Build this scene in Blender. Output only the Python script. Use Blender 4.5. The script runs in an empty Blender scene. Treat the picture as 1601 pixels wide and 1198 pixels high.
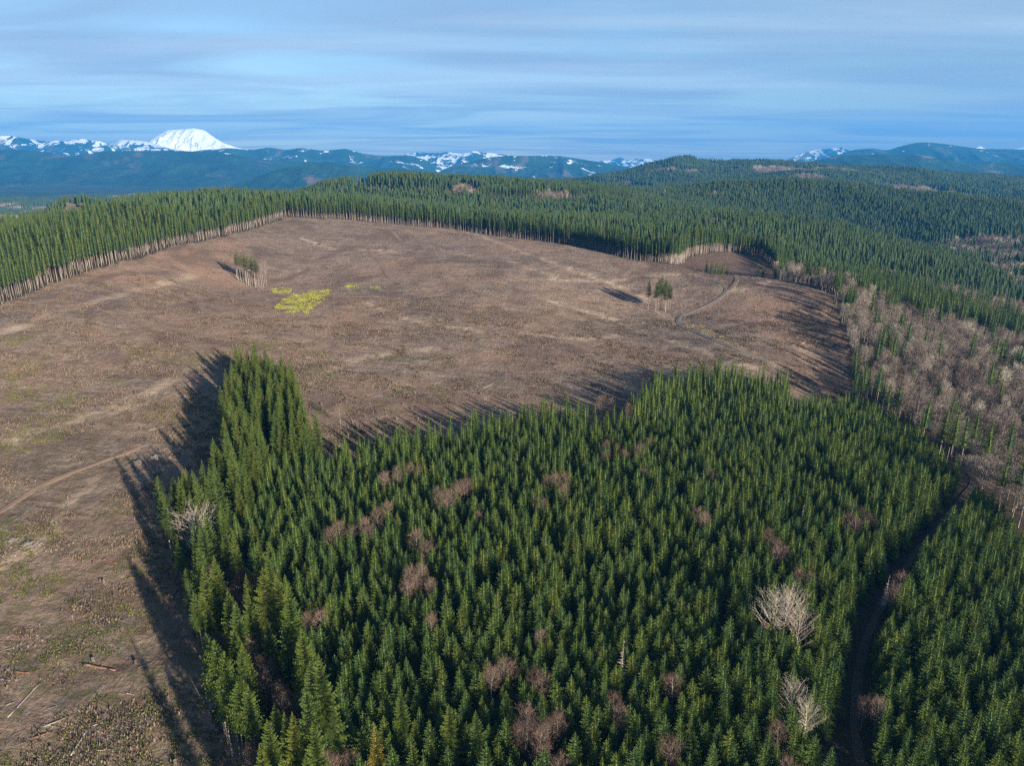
import bpy, math, random
import numpy as np

# ------------------------------------------------------------------ camera, world, sun, exposure
scene = bpy.context.scene
COL = scene.collection
R = math.radians
PITCH = 17.4                       # degrees below the horizon
FPX = 1111.0                       # focal length in photograph pixels (1601 wide)
CAMZ = 120.0
cam = bpy.data.cameras.new("camera")
cam.sensor_width = 36.0
cam.lens = 36.0 * FPX / 1601.0
cam.clip_start = 1.0
cam.clip_end = 80000.0
cam_ob = bpy.data.objects.new("camera", cam)
cam_ob.location = (0, 0, CAMZ)
cam_ob.rotation_euler = (R(90 - PITCH), 0, 0)
COL.objects.link(cam_ob)
scene.camera = cam_ob

SUN_EL = 13.5
SUN_DIR = np.array([0.64, -0.77]); SUN_DIR /= np.linalg.norm(SUN_DIR)      # ground direction towards the sun
SUN_AZ = math.atan2(SUN_DIR[0], SUN_DIR[1])

world = bpy.data.worlds.new("World"); scene.world = world; world.use_nodes = True
nt = world.node_tree; nt.nodes.clear()
def N(tree, typ, **kw):
    n = tree.nodes.new(typ)
    for k, v in kw.items():
        if k.startswith('in_'):
            key = k[3:]
            key = int(key) if key.isdigit() else key.replace('_', ' ')
            n.inputs[key].default_value = v
        else:
            setattr(n, k, v)
    return n
def L(tree, a, ao, b, bi): tree.links.new(a.outputs[ao], b.inputs[bi])
SKY_STRENGTH = 0.05
w_out = N(nt, 'ShaderNodeOutputWorld'); w_bg = N(nt, 'ShaderNodeBackground')
w_bg.inputs['Strength'].default_value = SKY_STRENGTH
w_sky = N(nt, 'ShaderNodeTexSky'); w_sky.sky_type = 'NISHITA'; w_sky.sun_disc = False
w_sky.sun_elevation = R(SUN_EL); w_sky.sun_rotation = SUN_AZ
w_sky.altitude = 300; w_sky.air_density = 0.9; w_sky.dust_density = 0.2; w_sky.ozone_density = 2.0
w_tc = N(nt, 'ShaderNodeTexCoord')
w_sep = N(nt, 'ShaderNodeSeparateXYZ'); L(nt, w_tc, 'Generated', w_sep, 0)
w_max = N(nt, 'ShaderNodeMath', operation='MAXIMUM'); L(nt, w_sep, 'Z', w_max, 0); w_max.inputs[1].default_value = 0.0
w_add = N(nt, 'ShaderNodeMath', operation='ADD'); L(nt, w_max, 0, w_add, 0); w_add.inputs[1].default_value = 0.045
w_dx = N(nt, 'ShaderNodeMath', operation='DIVIDE'); L(nt, w_sep, 'X', w_dx, 0); L(nt, w_add, 0, w_dx, 1)
w_dy = N(nt, 'ShaderNodeMath', operation='DIVIDE'); L(nt, w_sep, 'Y', w_dy, 0); L(nt, w_add, 0, w_dy, 1)
w_cmb = N(nt, 'ShaderNodeCombineXYZ'); L(nt, w_dx, 0, w_cmb, 0); L(nt, w_dy, 0, w_cmb, 1)
w_map = N(nt, 'ShaderNodeMapping'); L(nt, w_cmb, 0, w_map, 'Vector')
w_map.inputs['Rotation'].default_value = (0, 0, R(12)); w_map.inputs['Scale'].default_value = (0.30, 0.62, 1)
w_n1 = N(nt, 'ShaderNodeTexNoise'); L(nt, w_map, 0, w_n1, 'Vector')
w_n1.inputs['Scale'].default_value = 1.1; w_n1.inputs['Detail'].default_value = 6; w_n1.inputs['Roughness'].default_value = 0.5; w_n1.inputs['Distortion'].default_value = 0.8
w_r1 = N(nt, 'ShaderNodeMapRange'); L(nt, w_n1, 'Fac', w_r1, 'Value')
w_r1.inputs['From Min'].default_value = 0.40; w_r1.inputs['From Max'].default_value = 0.62
w_r1.inputs['To Min'].default_value = 0.02; w_r1.inputs['To Max'].default_value = 0.75
w_map2 = N(nt, 'ShaderNodeMapping'); L(nt, w_cmb, 0, w_map2, 'Vector')
w_map2.inputs['Rotation'].default_value = (0, 0, R(-6)); w_map2.inputs['Scale'].default_value = (0.20, 0.85, 1); w_map2.inputs['Location'].default_value = (3.1, 1.7, 0)
w_n2 = N(nt, 'ShaderNodeTexNoise'); L(nt, w_map2, 0, w_n2, 'Vector')
w_n2.inputs['Scale'].default_value = 1.0; w_n2.inputs['Detail'].default_value = 7; w_n2.inputs['Roughness'].default_value = 0.55
w_r2 = N(nt, 'ShaderNodeMapRange'); L(nt, w_n2, 'Fac', w_r2, 'Value')
w_r2.inputs['From Min'].default_value = 0.44; w_r2.inputs['From Max'].default_value = 0.68
w_r2.inputs['To Min'].default_value = 0.0; w_r2.inputs['To Max'].default_value = 0.62
w_el = N(nt, 'ShaderNodeMath', operation='ADD'); L(nt, w_max, 0, w_el, 0); w_el.inputs[1].default_value = 0.15
w_op = N(nt, 'ShaderNodeMath', operation='DIVIDE', use_clamp=True); w_op.inputs[0].default_value = 0.28; L(nt, w_el, 0, w_op, 1)
w_last = w_sky
for w_f, w_c in ((w_r1, (2.5, 3.35, 4.6, 1)), (w_r2, (4.5, 5.35, 6.3, 1))):
    w_ml = N(nt, 'ShaderNodeMath', operation='MULTIPLY'); L(nt, w_f, 0, w_ml, 0); L(nt, w_op, 0, w_ml, 1)
    w_mix = N(nt, 'ShaderNodeMix', data_type='RGBA'); L(nt, w_ml, 0, w_mix, 'Factor')
    L(nt, w_last, 2 if w_last is not w_sky else 0, w_mix, 6); w_mix.inputs[7].default_value = w_c; w_last = w_mix
L(nt, w_mix, 2, w_bg, 'Color'); L(nt, w_bg, 0, w_out, 'Surface')

sun = bpy.data.lights.new("sun", 'SUN'); sun.energy = 5.0; sun.angle = R(0.5); sun.color = (1.0, 0.90, 0.76)
sun_ob = bpy.data.objects.new("sun", sun); COL.objects.link(sun_ob)
sun_ob.location = (400, -450, 600)
from mathutils import Vector
sv = Vector((SUN_DIR[0] * math.cos(R(SUN_EL)), SUN_DIR[1] * math.cos(R(SUN_EL)), math.sin(R(SUN_EL))))
sun_ob.rotation_euler = sv.to_track_quat('Z', 'Y').to_euler()

scene.view_settings.view_transform = 'Standard'; scene.view_settings.look = 'None'
scene.view_settings.exposure = 1.62; scene.view_settings.gamma = 1.0
scene.view_settings.use_curve_mapping = False
scene.render.engine = 'CYCLES'
cy = scene.cycles
cy.max_bounces = 5; cy.diffuse_bounces = 3; cy.glossy_bounces = 1; cy.transmission_bounces = 2; cy.volume_bounces = 0
cy.transparent_max_bounces = 4; cy.use_denoising = False; cy.caustics_reflective = False; cy.caustics_refractive = False
cy.sample_clamp_indirect = 4.0
HAZE_DENSITY = 6.4e-5
HAZE_COLOR = (0.04, 0.32, 0.82, 1)

rnd = random.Random(7); rng = np.random.default_rng(7)

# ------------------------------------------------------------------ noise
def _hash(ix, iy, seed):
    h = (ix.astype(np.int64) * 374761393 + iy.astype(np.int64) * 668265263 + seed * 1442695041) & 0xFFFFFFFF
    h = ((h ^ (h >> 13)) * 1274126177) & 0xFFFFFFFF
    return ((h ^ (h >> 16)) & 0xFFFF) / 65535.0
def vnoise(x, y, seed=0):
    x = np.asarray(x, float); y = np.asarray(y, float)
    ix = np.floor(x); iy = np.floor(y); fx = x - ix; fy = y - iy
    ix = ix.astype(np.int64); iy = iy.astype(np.int64)
    u = fx * fx * fx * (fx * (fx * 6 - 15) + 10); v = fy * fy * fy * (fy * (fy * 6 - 15) + 10)
    a = _hash(ix, iy, seed); b = _hash(ix + 1, iy, seed); c = _hash(ix, iy + 1, seed); d = _hash(ix + 1, iy + 1, seed)
    return (a * (1 - u) + b * u) * (1 - v) + (c * (1 - u) + d * u) * v
def fbm(x, y, oct=4, seed=0, gain=0.5):
    s = 0; a = 1; t = 0
    for i in range(oct):
        s = s + a * vnoise(x * 2 ** i + 17.3 * i, y * 2 ** i - 9.1 * i, seed + i); t += a; a *= gain
    return s / t
def ridged(x, y, oct=4, seed=0):
    s = 0; a = 1; t = 0
    for i in range(oct):
        n = 1 - np.abs(2 * vnoise(x * 2 ** i + 5.3 * i, y * 2 ** i - 3.1 * i, seed + i) - 1)
        s = s + a * n * n; t += a; a *= 0.5
    return s / t

# ------------------------------------------------------------------ survey: what the photograph tells about the lie of the land
cp, sp_ = math.cos(R(PITCH)), math.sin(R(PITCH))
def ray(px, py):
    xc = (px - 800.5) / FPX; yc = -(py - 599.0) / FPX
    return xc, cp + yc * sp_, -sp_ + yc * cp
def PT(px, py, t, below=0.0):
    a, b, c = ray(px, py); return (a * t, b * t, CAMZ + c * t - below)
def PZ(px, py, z):
    a, b, c = ray(px, py); t = (z - CAMZ) / c; return (a * t, b * t, z)
pts = []
for px, py, z in [(-300,1198,2),(0,1198,0),(400,1198,-2),(800,1198,-3),(1200,1198,-5),(1600,1198,-10),(0,800,7),(300,900,2),(0,620,17),
                  (200,620,14),(500,680,4),(700,645,0),(870,615,-2),(1000,590,-3),(1250,605,-8),(1332,592,-13),(385,447,20),
                  (480,470,17),(1030,490,0),(700,480,12),(800,420,24),(600,560,6),(820,540,3),(1000,540,-2),(1130,520,1),(150,520,26),(-300,560,28)]:
    pts.append(PZ(px, py, z))
for px, py, t in [(0,476,444),(84,443,500),(169,416,555),(253,391,630),(337,372,710),(405,355,790),(452,337,877),(540,343,890),
                  (709,358,890),(827,374,830),(911,386,780),(978,404,730),(1046,413,700),(1200,437,640),(1300,462,590),(1240,500,540),
                  (1322,520,510),(1200,560,455),(1150,445,625),(1490,745,310),(1600,900,235),(1140,398,800),(1075,408,760),(880,317,1350),
                  (1000,298,3000),(1020,305,2600),(960,303,2400),(590,299,1450),(100,320,3500),(200,305,5000),(0,318,4000),(300,303,5200)]:
    pts.append(PT(px, py, t))
for px, py, t, h in [(330,291,920,30),(150,312,800,30),(0,335,700,30),(450,297,1050,30),(600,303,1100,28),(700,316,1080,28),(900,322,1180,28),(780,318,1150,28),
                     (1140,432,700,-3),(600,273,1800,28),(700,276,1800,28),(800,280,1800,28),(950,290,1800,28),(540,291,1750,28),
                     (1075,243,3800,27),(1115,252,3700,27),(1180,246,3700,27),(1240,247,3700,27),(1331,258,3500,27),(1432,268,3300,27),(1601,288,3000,27),
                     (920,280,3900,25),(1000,257,3800,27),(1050,300,2000,28),(1130,285,1900,28),(1200,280,1850,28),(1290,297,1750,28),(1426,300,1700,28),
                     (1501,315,1600,28),(1601,335,1500,28),(1130,322,1200,28),(1200,328,1150,28),(1300,348,1050,28),(1400,375,950,28),(1500,412,850,28),
                     (1601,462,800,28),(1550,402,1150,18),(1601,380,1250,18),(1350,420,720,27),(1300,400,800,27),(1400,500,520,19),(1500,550,450,19),
                     (1601,600,400,19),(1601,700,320,18),(1550,455,670,24),(1500,472,600,26),(1250,330,1450,60),(1400,350,1350,60)]:
    pts.append(PT(px, py, t, h))
pts += [PT(1130,291,2600,27),PT(1240,293,2600,27),PT(1350,301,2600,27),PT(1480,309,2500,27),PT(1050,298,2500,27),PT(1601,322,2300,27),PT(1112,262,4080,27),PT(1300,303,2250,28),PT(1432,311,2250,28),PT(1550,330,2200,28),(-770,1080,-35),(-560,1130,-2),(-900,1300,-60),(-520,800,22),(-640,620,15),(-700,900,-5),(-900,600,-25),(-480,1100,20),(-700,1300,-15),(-300,1300,20),(-1100,1300,-60),(-2500,0,-60),(-1000,-500,-5),(1500,0,-60),(1000,-500,-30),(0,-800,0),(3500,1500,-90),(-4000,3500,-110),(-3500,1500,-100),(-1500,5600,-112),
        (1000,6500,-60),(4500,4500,-80),(-1300,2600,-95),(-1000,1700,-60),(-600,1500,-5),(0,4500,-40),(700,5200,-20),(2500,5000,20),(-300,3000,-45),(-100,2350,10),(300,3000,-20),
        (-5500,5000,-112),(-5500,0,-100),(5500,2500,-100),(5500,0,-100),(0,-4000,-60),(3500,-3000,-90),(-3500,-3000,-90),(-700,1150,40),(-900,900,10),(1500,900,-62),(1200,500,-50),(2000,1500,-50)]
P = np.array(pts, float)
S = 1000.0
def _tps(r2): return np.where(r2 > 1e-12, 0.5 * r2 * np.log(np.maximum(r2, 1e-12)), 0)
xy = P[:, :2] / S
K = _tps(((xy[:, None] - xy[None]) ** 2).sum(-1)) + np.eye(len(P)) * 3e-5
A = np.zeros((len(P) + 3, len(P) + 3)); A[:len(P), :len(P)] = K
A[:len(P), -3:] = np.c_[np.ones(len(P)), xy]; A[-3:, :len(P)] = A[:len(P), -3:].T
W = np.linalg.solve(A, np.r_[P[:, 2], 0, 0, 0])
def smooth(a, b, x):
    t = np.clip((x - a) / (b - a), 0, 1); return t * t * (3 - 2 * t)
def zraw(x, y):
    x = np.asarray(x, float); y = np.asarray(y, float)
    z = W[-3] + W[-2] * x / S + W[-1] * y / S
    for i in range(len(P)):
        z = z + W[i] * _tps((x / S - xy[i, 0]) ** 2 + (y / S - xy[i, 1]) ** 2)
    r = np.hypot(x, y)
    far = smooth(5600, 8000, r)
    z = z * (1 - far) + (-112) * far
    z = np.maximum(z, -118 + 0 * z)
    m = smooth(800, 2100, r)
    z = z + (fbm(x / 420, y / 420, 4, 3) - .5) * (3 + 26 * m) + (ridged(x / 750, y / 750, 3, 11) - .4) * 36 * m * (1 - far)
    z = z + (fbm(x / 55, y / 55, 3, 5) - .5) * 2.6 + (fbm(x / 9, y / 9, 3, 8) - .5) * 0.9 * (1 - m)
    return z

# polar terrain grid about the viewpoint, fine in front, coarse behind
th_f = np.linspace(R(-47), R(47), 481)
th_b = np.linspace(R(47), R(313), 90)[1:-1]
TH = np.r_[th_f, th_b]                     # clockwise from +Y
NR = int(math.log(21000 / 40.0) / math.log(1.0088)) + 1
RR = 40.0 * (21000 / 40.0) ** (np.arange(NR) / (NR - 1))
TT, RG = np.meshgrid(TH, RR)
GX = RG * np.sin(TT); GY = RG * np.cos(TT)
GZ = zraw(GX, GY)
def zat(x, y):
    """height of the built terrain mesh at x, y (front sector exact, elsewhere the formula)"""
    x = np.atleast_1d(np.asarray(x, float)); y = np.atleast_1d(np.asarray(y, float))
    th = np.arctan2(x, y); r = np.hypot(x, y)
    ok = (np.abs(th) < R(46.9)) & (r > 41) & (r < 20900)
    out = np.zeros_like(x)
    if (~ok).any(): out[~ok] = zraw(x[~ok], y[~ok])
    fi = (th[ok] - TH[0]) / (TH[1] - TH[0]); ri = np.log(r[ok] / 40.0) / math.log(21000 / 40.0) * (NR - 1)
    i0 = np.clip(fi.astype(int), 0, 479); j0 = np.clip(ri.astype(int), 0, NR - 2); u = fi - i0; v = ri - j0
    out[ok] = ((GZ[j0, i0] * (1 - u) + GZ[j0, i0 + 1] * u) * (1 - v) + (GZ[j0 + 1, i0] * (1 - u) + GZ[j0 + 1, i0 + 1] * u) * v)
    return out
TS = 60 * (9000 / 60.0) ** (np.arange(2200) / 2199)
def hit(px, py, h=0.0):
    """the spot on the ground whose point h metres up is seen at px, py in the photograph"""
    a, b, c = ray(px, py)
    x = a * TS; y = b * TS; z = CAMZ + c * TS - h
    g = zat(x, y); k = np.argmax(z < g)
    if k == 0: k = len(TS) - 1
    d0 = z[k - 1] - g[k - 1]; d1 = z[k] - g[k]; f = d0 / (d0 - d1) if d0 != d1 else 0
    t = TS[k - 1] + f * (TS[k] - TS[k - 1])
    return (a * t, b * t)
def height_for(x, y, z, py):
    """height of a thing standing at x,y,z whose top is seen at row py"""
    yc = -(py - 599.0) / FPX
    q = yc; # (up.d)/(fwd.d)=q for d=(y, z+h-CAMZ)
    # up=(sp_,cp) fwd=(cp,-sp_)
    zz = y * (q * cp - sp_) / (cp + q * sp_)
    return zz + CAMZ - z
def project(x, y, z):
    f = y * cp - (z - CAMZ) * sp_; u = y * sp_ + (z - CAMZ) * cp
    f = np.where(f < 1, 1, f)
    return 800.5 + FPX * x / f, 599.0 - FPX * u / f, f
def inpoly(x, y, poly):
    p = np.asarray(poly, float); ins = np.zeros(np.shape(x), bool); n = len(p); j = n - 1
    for i in range(n):
        xi, yi = p[i]; xj, yj = p[j]
        c = ((yi > y) != (yj > y)) & (x < (xj - xi) * (y - yi) / (yj - yi + 1e-12) + xi)
        ins ^= c; j = i
    return ins
def segdist(x, y, line):
    p = np.asarray(line, float); best = np.full(np.shape(x), 1e9)
    for i in range(len(p) - 1):
        ax, ay = p[i]; bx, by = p[i + 1]; dx, dy = bx - ax, by - ay
        t = np.clip(((x - ax) * dx + (y - ay) * dy) / (dx * dx + dy * dy + 1e-9), 0, 1)
        best = np.minimum(best, np.hypot(x - ax - t * dx, y - ay - t * dy))
    return best
H = lambda lst, h=0.0: [hit(a, b, h) for a, b in lst]

far_left = H([(-420,640),(-150,535),(0,476),(84,443),(169,416),(253,391),(337,372),(405,355),(452,339)])
back = [PT(*q)[:2] for q in [(540,343,890),(620,348,895),(709,358,890),(827,374,830),(911,386,780),(978,404,730),(1046,413,702)]]
ridge = [PT(*q)[:2] for q in [(1120,420,690),(1200,437,655),(1300,462,600),(1322,520,512),(1335,592,425)]]
plant_top = H([(1330,600),(1262,592),(1243,604),(1234,572),(1190,560),(1130,563),(1060,573),(1012,586),(990,606),(960,620),(900,614),(850,619),(760,630),(700,642),(620,654),(560,668),(505,684)], 17)
strip_r = H([(480,650),(468,612),(452,575),(425,560),(395,545),(372,550),(356,580),(350,620),(346,660),(340,700),(322,735)], 19)
left_edge = H([(262,842),(270,862),(286,908),(322,1037),(350,1139),(379,1196),(400,1290)])
CUT = far_left + back + ridge + plant_top + strip_r + left_edge + [(-70,60),(-150,20),(-420,60)]
GAP = H([(1450,712),(1498,730),(1528,752),(1497,792),(1455,835),(1405,905),(1362,975),(1340,1050),(1330,1198)]) 
GAP.append((GAP[-1][0] - 2, 60.0))
LANDING = H([(1560,762)])[0]
DECID = H([(1318,440),(1400,462),(1500,492),(1601,515),(1800,560),(1900,900),(1620,800),(1560,740),(1490,672),(1440,640),(1400,612),(1345,575),(1325,505)], 17)
DECID2 = H([(1440,383),(1500,368),(1560,360),(1620,365),(1720,380),(1760,470),(1601,448),(1540,418),(1480,392)], 17)
DECID3 = H([(1380,412),(1460,432),(1540,450),(1640,470),(1640,494),(1560,478),(1480,462),(1390,428)], 17)
CUT2 = H([(758,313),(800,314),(870,317),(940,314),(975,310),(965,319),(900,323),(830,324),(770,322)])
CUT3 = H([(1055,418),(1075,403),(1110,396),(1150,395),(1190,403),(1208,420),(1215,440),(1150,446),(1080,446)])
REDP = [H([(560,293),(640,298),(700,297),(745,303),(700,308),(600,306),(545,303)], 6), H([(545,292),(575,281),(600,280),(575,294)], 8), H([(820,283),(850,282),(860,289),(825,290)], 5)]
FIELD = [H([(968,293),(1000,291),(1032,294),(1020,300),(975,299)]), H([(990,304),(1030,302),(1050,305),(1000,308)]), H([(20,312),(60,311),(100,313),(50,315)])]
ROADS = {
 'gravel_road': (H([(1085,430),(1112,436),(1130,444),(1137,452),(1130,463),(1108,476),(1080,487),(1062,495),(1058,502),(1066,511),(1090,521),(1120,534),(1155,548),(1188,560),(1215,572)]), 3.0, 'gravel'),
 'side_track': (H([(1149,431),(1153,437),(1148,446),(1138,455)]), 3.6, 'dirt'),
 'rutted_track': (H([(575,392),(590,402),(600,416),(606,430),(622,444)]), 5.0, 'dirt'),
 'upper_track': (H([(588,345),(606,358),(618,366),(628,379)]), 5.0, 'dirt'),
 'left_track': (H([(-60,835),(0,801),(40,775),(90,748),(140,729),(185,713),(225,697)]), 1.9, 'dirt'),
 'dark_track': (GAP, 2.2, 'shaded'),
}

# ------------------------------------------------------------------ materials
def newmat(name):
    m = bpy.data.materials.new(name); m.use_nodes = True; t = m.node_tree
    b = t.nodes['Principled BSDF']; b.inputs['Roughness'].default_value = 0.9
    b.inputs['Specular IOR Level'].default_value = 0.15
    return m, t, b
def noise(t, vec, scale, detail=4, rough=.55, dist=0.0):
    n = N(t, 'ShaderNodeTexNoise'); n.inputs['Scale'].default_value = scale; n.inputs['Detail'].default_value = detail
    n.inputs['Roughness'].default_value = rough; n.inputs['Distortion'].default_value = dist
    t.links.new(vec, n.inputs['Vector']); return n.outputs['Fac']
def rngn(t, v, a, b, c=0.0, d=1.0):
    n = N(t, 'ShaderNodeMapRange'); n.inputs['From Min'].default_value = a; n.inputs['From Max'].default_value = b
    n.inputs['To Min'].default_value = c; n.inputs['To Max'].default_value = d; t.links.new(v, n.inputs['Value']); return n.outputs[0]
def mixc(t, f, a, b):
    n = N(t, 'ShaderNodeMix', data_type='RGBA')
    if isinstance(f, float): n.inputs[0].default_value = f
    else: t.links.new(f, n.inputs[0])
    for i, c in ((6, a), (7, b)):
        if isinstance(c, tuple): n.inputs[i].default_value = (*c, 1)
        else: t.links.new(c, n.inputs[i])
    return n.outputs[2]
def mth(t, op, a, b):
    n = N(t, 'ShaderNodeMath', operation=op)
    for i, c in ((0, a), (1, b)):
        if isinstance(c, (int, float)): n.inputs[i].default_value = c
        else: t.links.new(c, n.inputs[i])
    return n.outputs[0]
def scaled(t, vec, s, rot=0.0):
    n = N(t, 'ShaderNodeMapping'); n.inputs['Scale'].default_value = s; n.inputs['Rotation'].default_value = (0, 0, rot); t.links.new(vec, n.inputs['Vector']); return n.outputs[0]
def foliage(name, dark, light, trans=0.35, scale_noise=0.008, gold=None):
    m, t, b = newmat(name)
    oi = N(t, 'ShaderNodeObjectInfo'); gi = N(t, 'ShaderNodeNewGeometry')
    big = noise(t, oi.outputs['Location'], scale_noise, 3)
    f = mth(t, 'ADD', mth(t, 'MULTIPLY', oi.outputs['Random'], 0.65), mth(t, 'MULTIPLY', rngn(t, big, .3, .7), .35))
    c = mixc(t, f, dark, light)
    hue = mth(t, 'FRACT', mth(t, 'MULTIPLY', oi.outputs['Random'], 13.7), 0.0)
    c = mixc(t, rngn(t, hue, .55, 1.0, 0, .55), c, (light[0] * 1.35, light[1] * 1.02, light[2] * .8))
    c = mixc(t, rngn(t, hue, .40, 0.0, 0, .60), c, (dark[0] * .8, dark[1] * .95, dark[2] * 1.7))
    fine = noise(t, gi.outputs['Position'], 1.3, 2)
    c = mixc(t, rngn(t, fine, .35, .7, 0.0, 0.45), c, tuple(min(1, v * 1.7) for v in light))
    if gold:
        c = mixc(t, rngn(t, mth(t, 'FRACT', mth(t, 'MULTIPLY', oi.outputs['Random'], 7.13), 0.0), .92, .98, 0, .7), c, gold)
    t.links.new(c, b.inputs['Base Color'])
    b.inputs['Roughness'].default_value = .75; b.inputs['Specular IOR Level'].default_value = .1
    tr = N(t, 'ShaderNodeBsdfTranslucent'); t.links.new(c, tr.inputs['Color'])
    ms = N(t, 'ShaderNodeMixShader'); ms.inputs[0].default_value = trans
    t.links.new(b.outputs[0], ms.inputs[1]); t.links.new(tr.outputs[0], ms.inputs[2])
    t.links.new(ms.outputs[0], t.nodes['Material Output'].inputs['Surface'])
    return m
def plain(name, a, b_, sc=3.0, rough=.9):
    m, t, b = newmat(name)
    gi = N(t, 'ShaderNodeNewGeometry'); oi = N(t, 'ShaderNodeObjectInfo')
    f = mth(t, 'ADD', mth(t, 'MULTIPLY', noise(t, gi.outputs['Position'], sc, 4), .6), mth(t, 'MULTIPLY', oi.outputs['Random'], .5))
    t.links.new(mixc(t, rngn(t, f, .25, .85), a, b_), b.inputs['Base Color']); b.inputs['Roughness'].default_value = rough
    return m
M = {}
M['young'] = foliage('fir_needles', (0.052, 0.102, 0.026), (0.118, 0.162, 0.038), gold=(0.11, 0.13, 0.03))
M['tall'] = foliage('tall_fir_needles', (0.050, 0.090, 0.030), (0.100, 0.140, 0.042))
M['mature'] = foliage('mature_fir_needles', (0.030, 0.066, 0.030), (0.078, 0.115, 0.042))
M['edge'] = foliage('edge_fir_needles', (0.070, 0.112, 0.022), (0.120, 0.155, 0.032))
M['gold'] = foliage('golden_needles', (0.12, 0.13, 0.025), (0.19, 0.16, 0.03))
M['bark'] = plain('pale_bark', (0.12, 0.095, 0.078), (0.37, 0.31, 0.25), .5)
M['bark_dark'] = plain('dark_bark', (0.07, 0.05, 0.04), (0.14, 0.10, 0.08), 1.5)
M['alder'] = plain('alder_twigs', (0.10, 0.062, 0.046), (0.19, 0.125, 0.092), .4)
M['alder_bark'] = plain('alder_bark', (0.25, 0.21, 0.18), (0.42, 0.37, 0.32), 1.2)
M['cotton'] = plain('pale_twigs', (0.28, 0.23, 0.185), (0.45, 0.385, 0.315), .5)
M['grey_twigs'] = plain('grey_twigs', (0.085, 0.060, 0.050), (0.33, 0.285, 0.22), .12)
def bare_crown():
    m, t, b = newmat('grey_twigs'); oi = N(t, 'ShaderNodeObjectInfo'); g = N(t, 'ShaderNodeNewGeometry').outputs['Position']
    st_ = noise(t, oi.outputs['Location'], .02, 3)
    f = mth(t, 'ADD', mth(t, 'MULTIPLY', oi.outputs['Random'], .6), mth(t, 'MULTIPLY', rngn(t, st_, .3, .7), .45))
    c = mixc(t, rngn(t, f, .15, .75), (0.100, 0.070, 0.055), (0.235, 0.190, 0.150))
    c = mixc(t, rngn(t, f, .74, .86, 0, .85), c, (0.43, 0.385, 0.285))
    t.links.new(c, b.inputs['Base Color']); return m
M['grey_twigs'] = bare_crown()
M['wood'] = plain('weathered_wood', (0.20, 0.165, 0.14), (0.42, 0.36, 0.31), 2.0)
M['red_wood'] = plain('rotten_red_wood', (0.16, 0.075, 0.045), (0.28, 0.14, 0.09), 2.0)
M['stump'] = plain('stump_bark', (0.07, 0.048, 0.036), (0.14, 0.10, 0.075), 3.0)
M['cutface'] = plain('cut_wood', (0.24, 0.18, 0.13), (0.40, 0.31, 0.23), 3.0)
M['slash'] = plain('slash_twigs', (0.10, 0.075, 0.065), (0.40, 0.34, 0.30), 0.6)
M['brush'] = plain('brown_brush', (0.075, 0.052, 0.036), (0.24, 0.175, 0.120), 0.3)
M['fern'] = plain('green_ground_plants', (0.06, 0.070, 0.022), (0.15, 0.145, 0.045), 0.2)
M['gorse'] = plain('yellow_shrub', (0.15, 0.18, 0.035), (0.42, 0.38, 0.075), 0.2)
M['straw'] = plain('dry_grass', (0.26, 0.185, 0.105), (0.42, 0.32, 0.19), 0.3)

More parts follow.
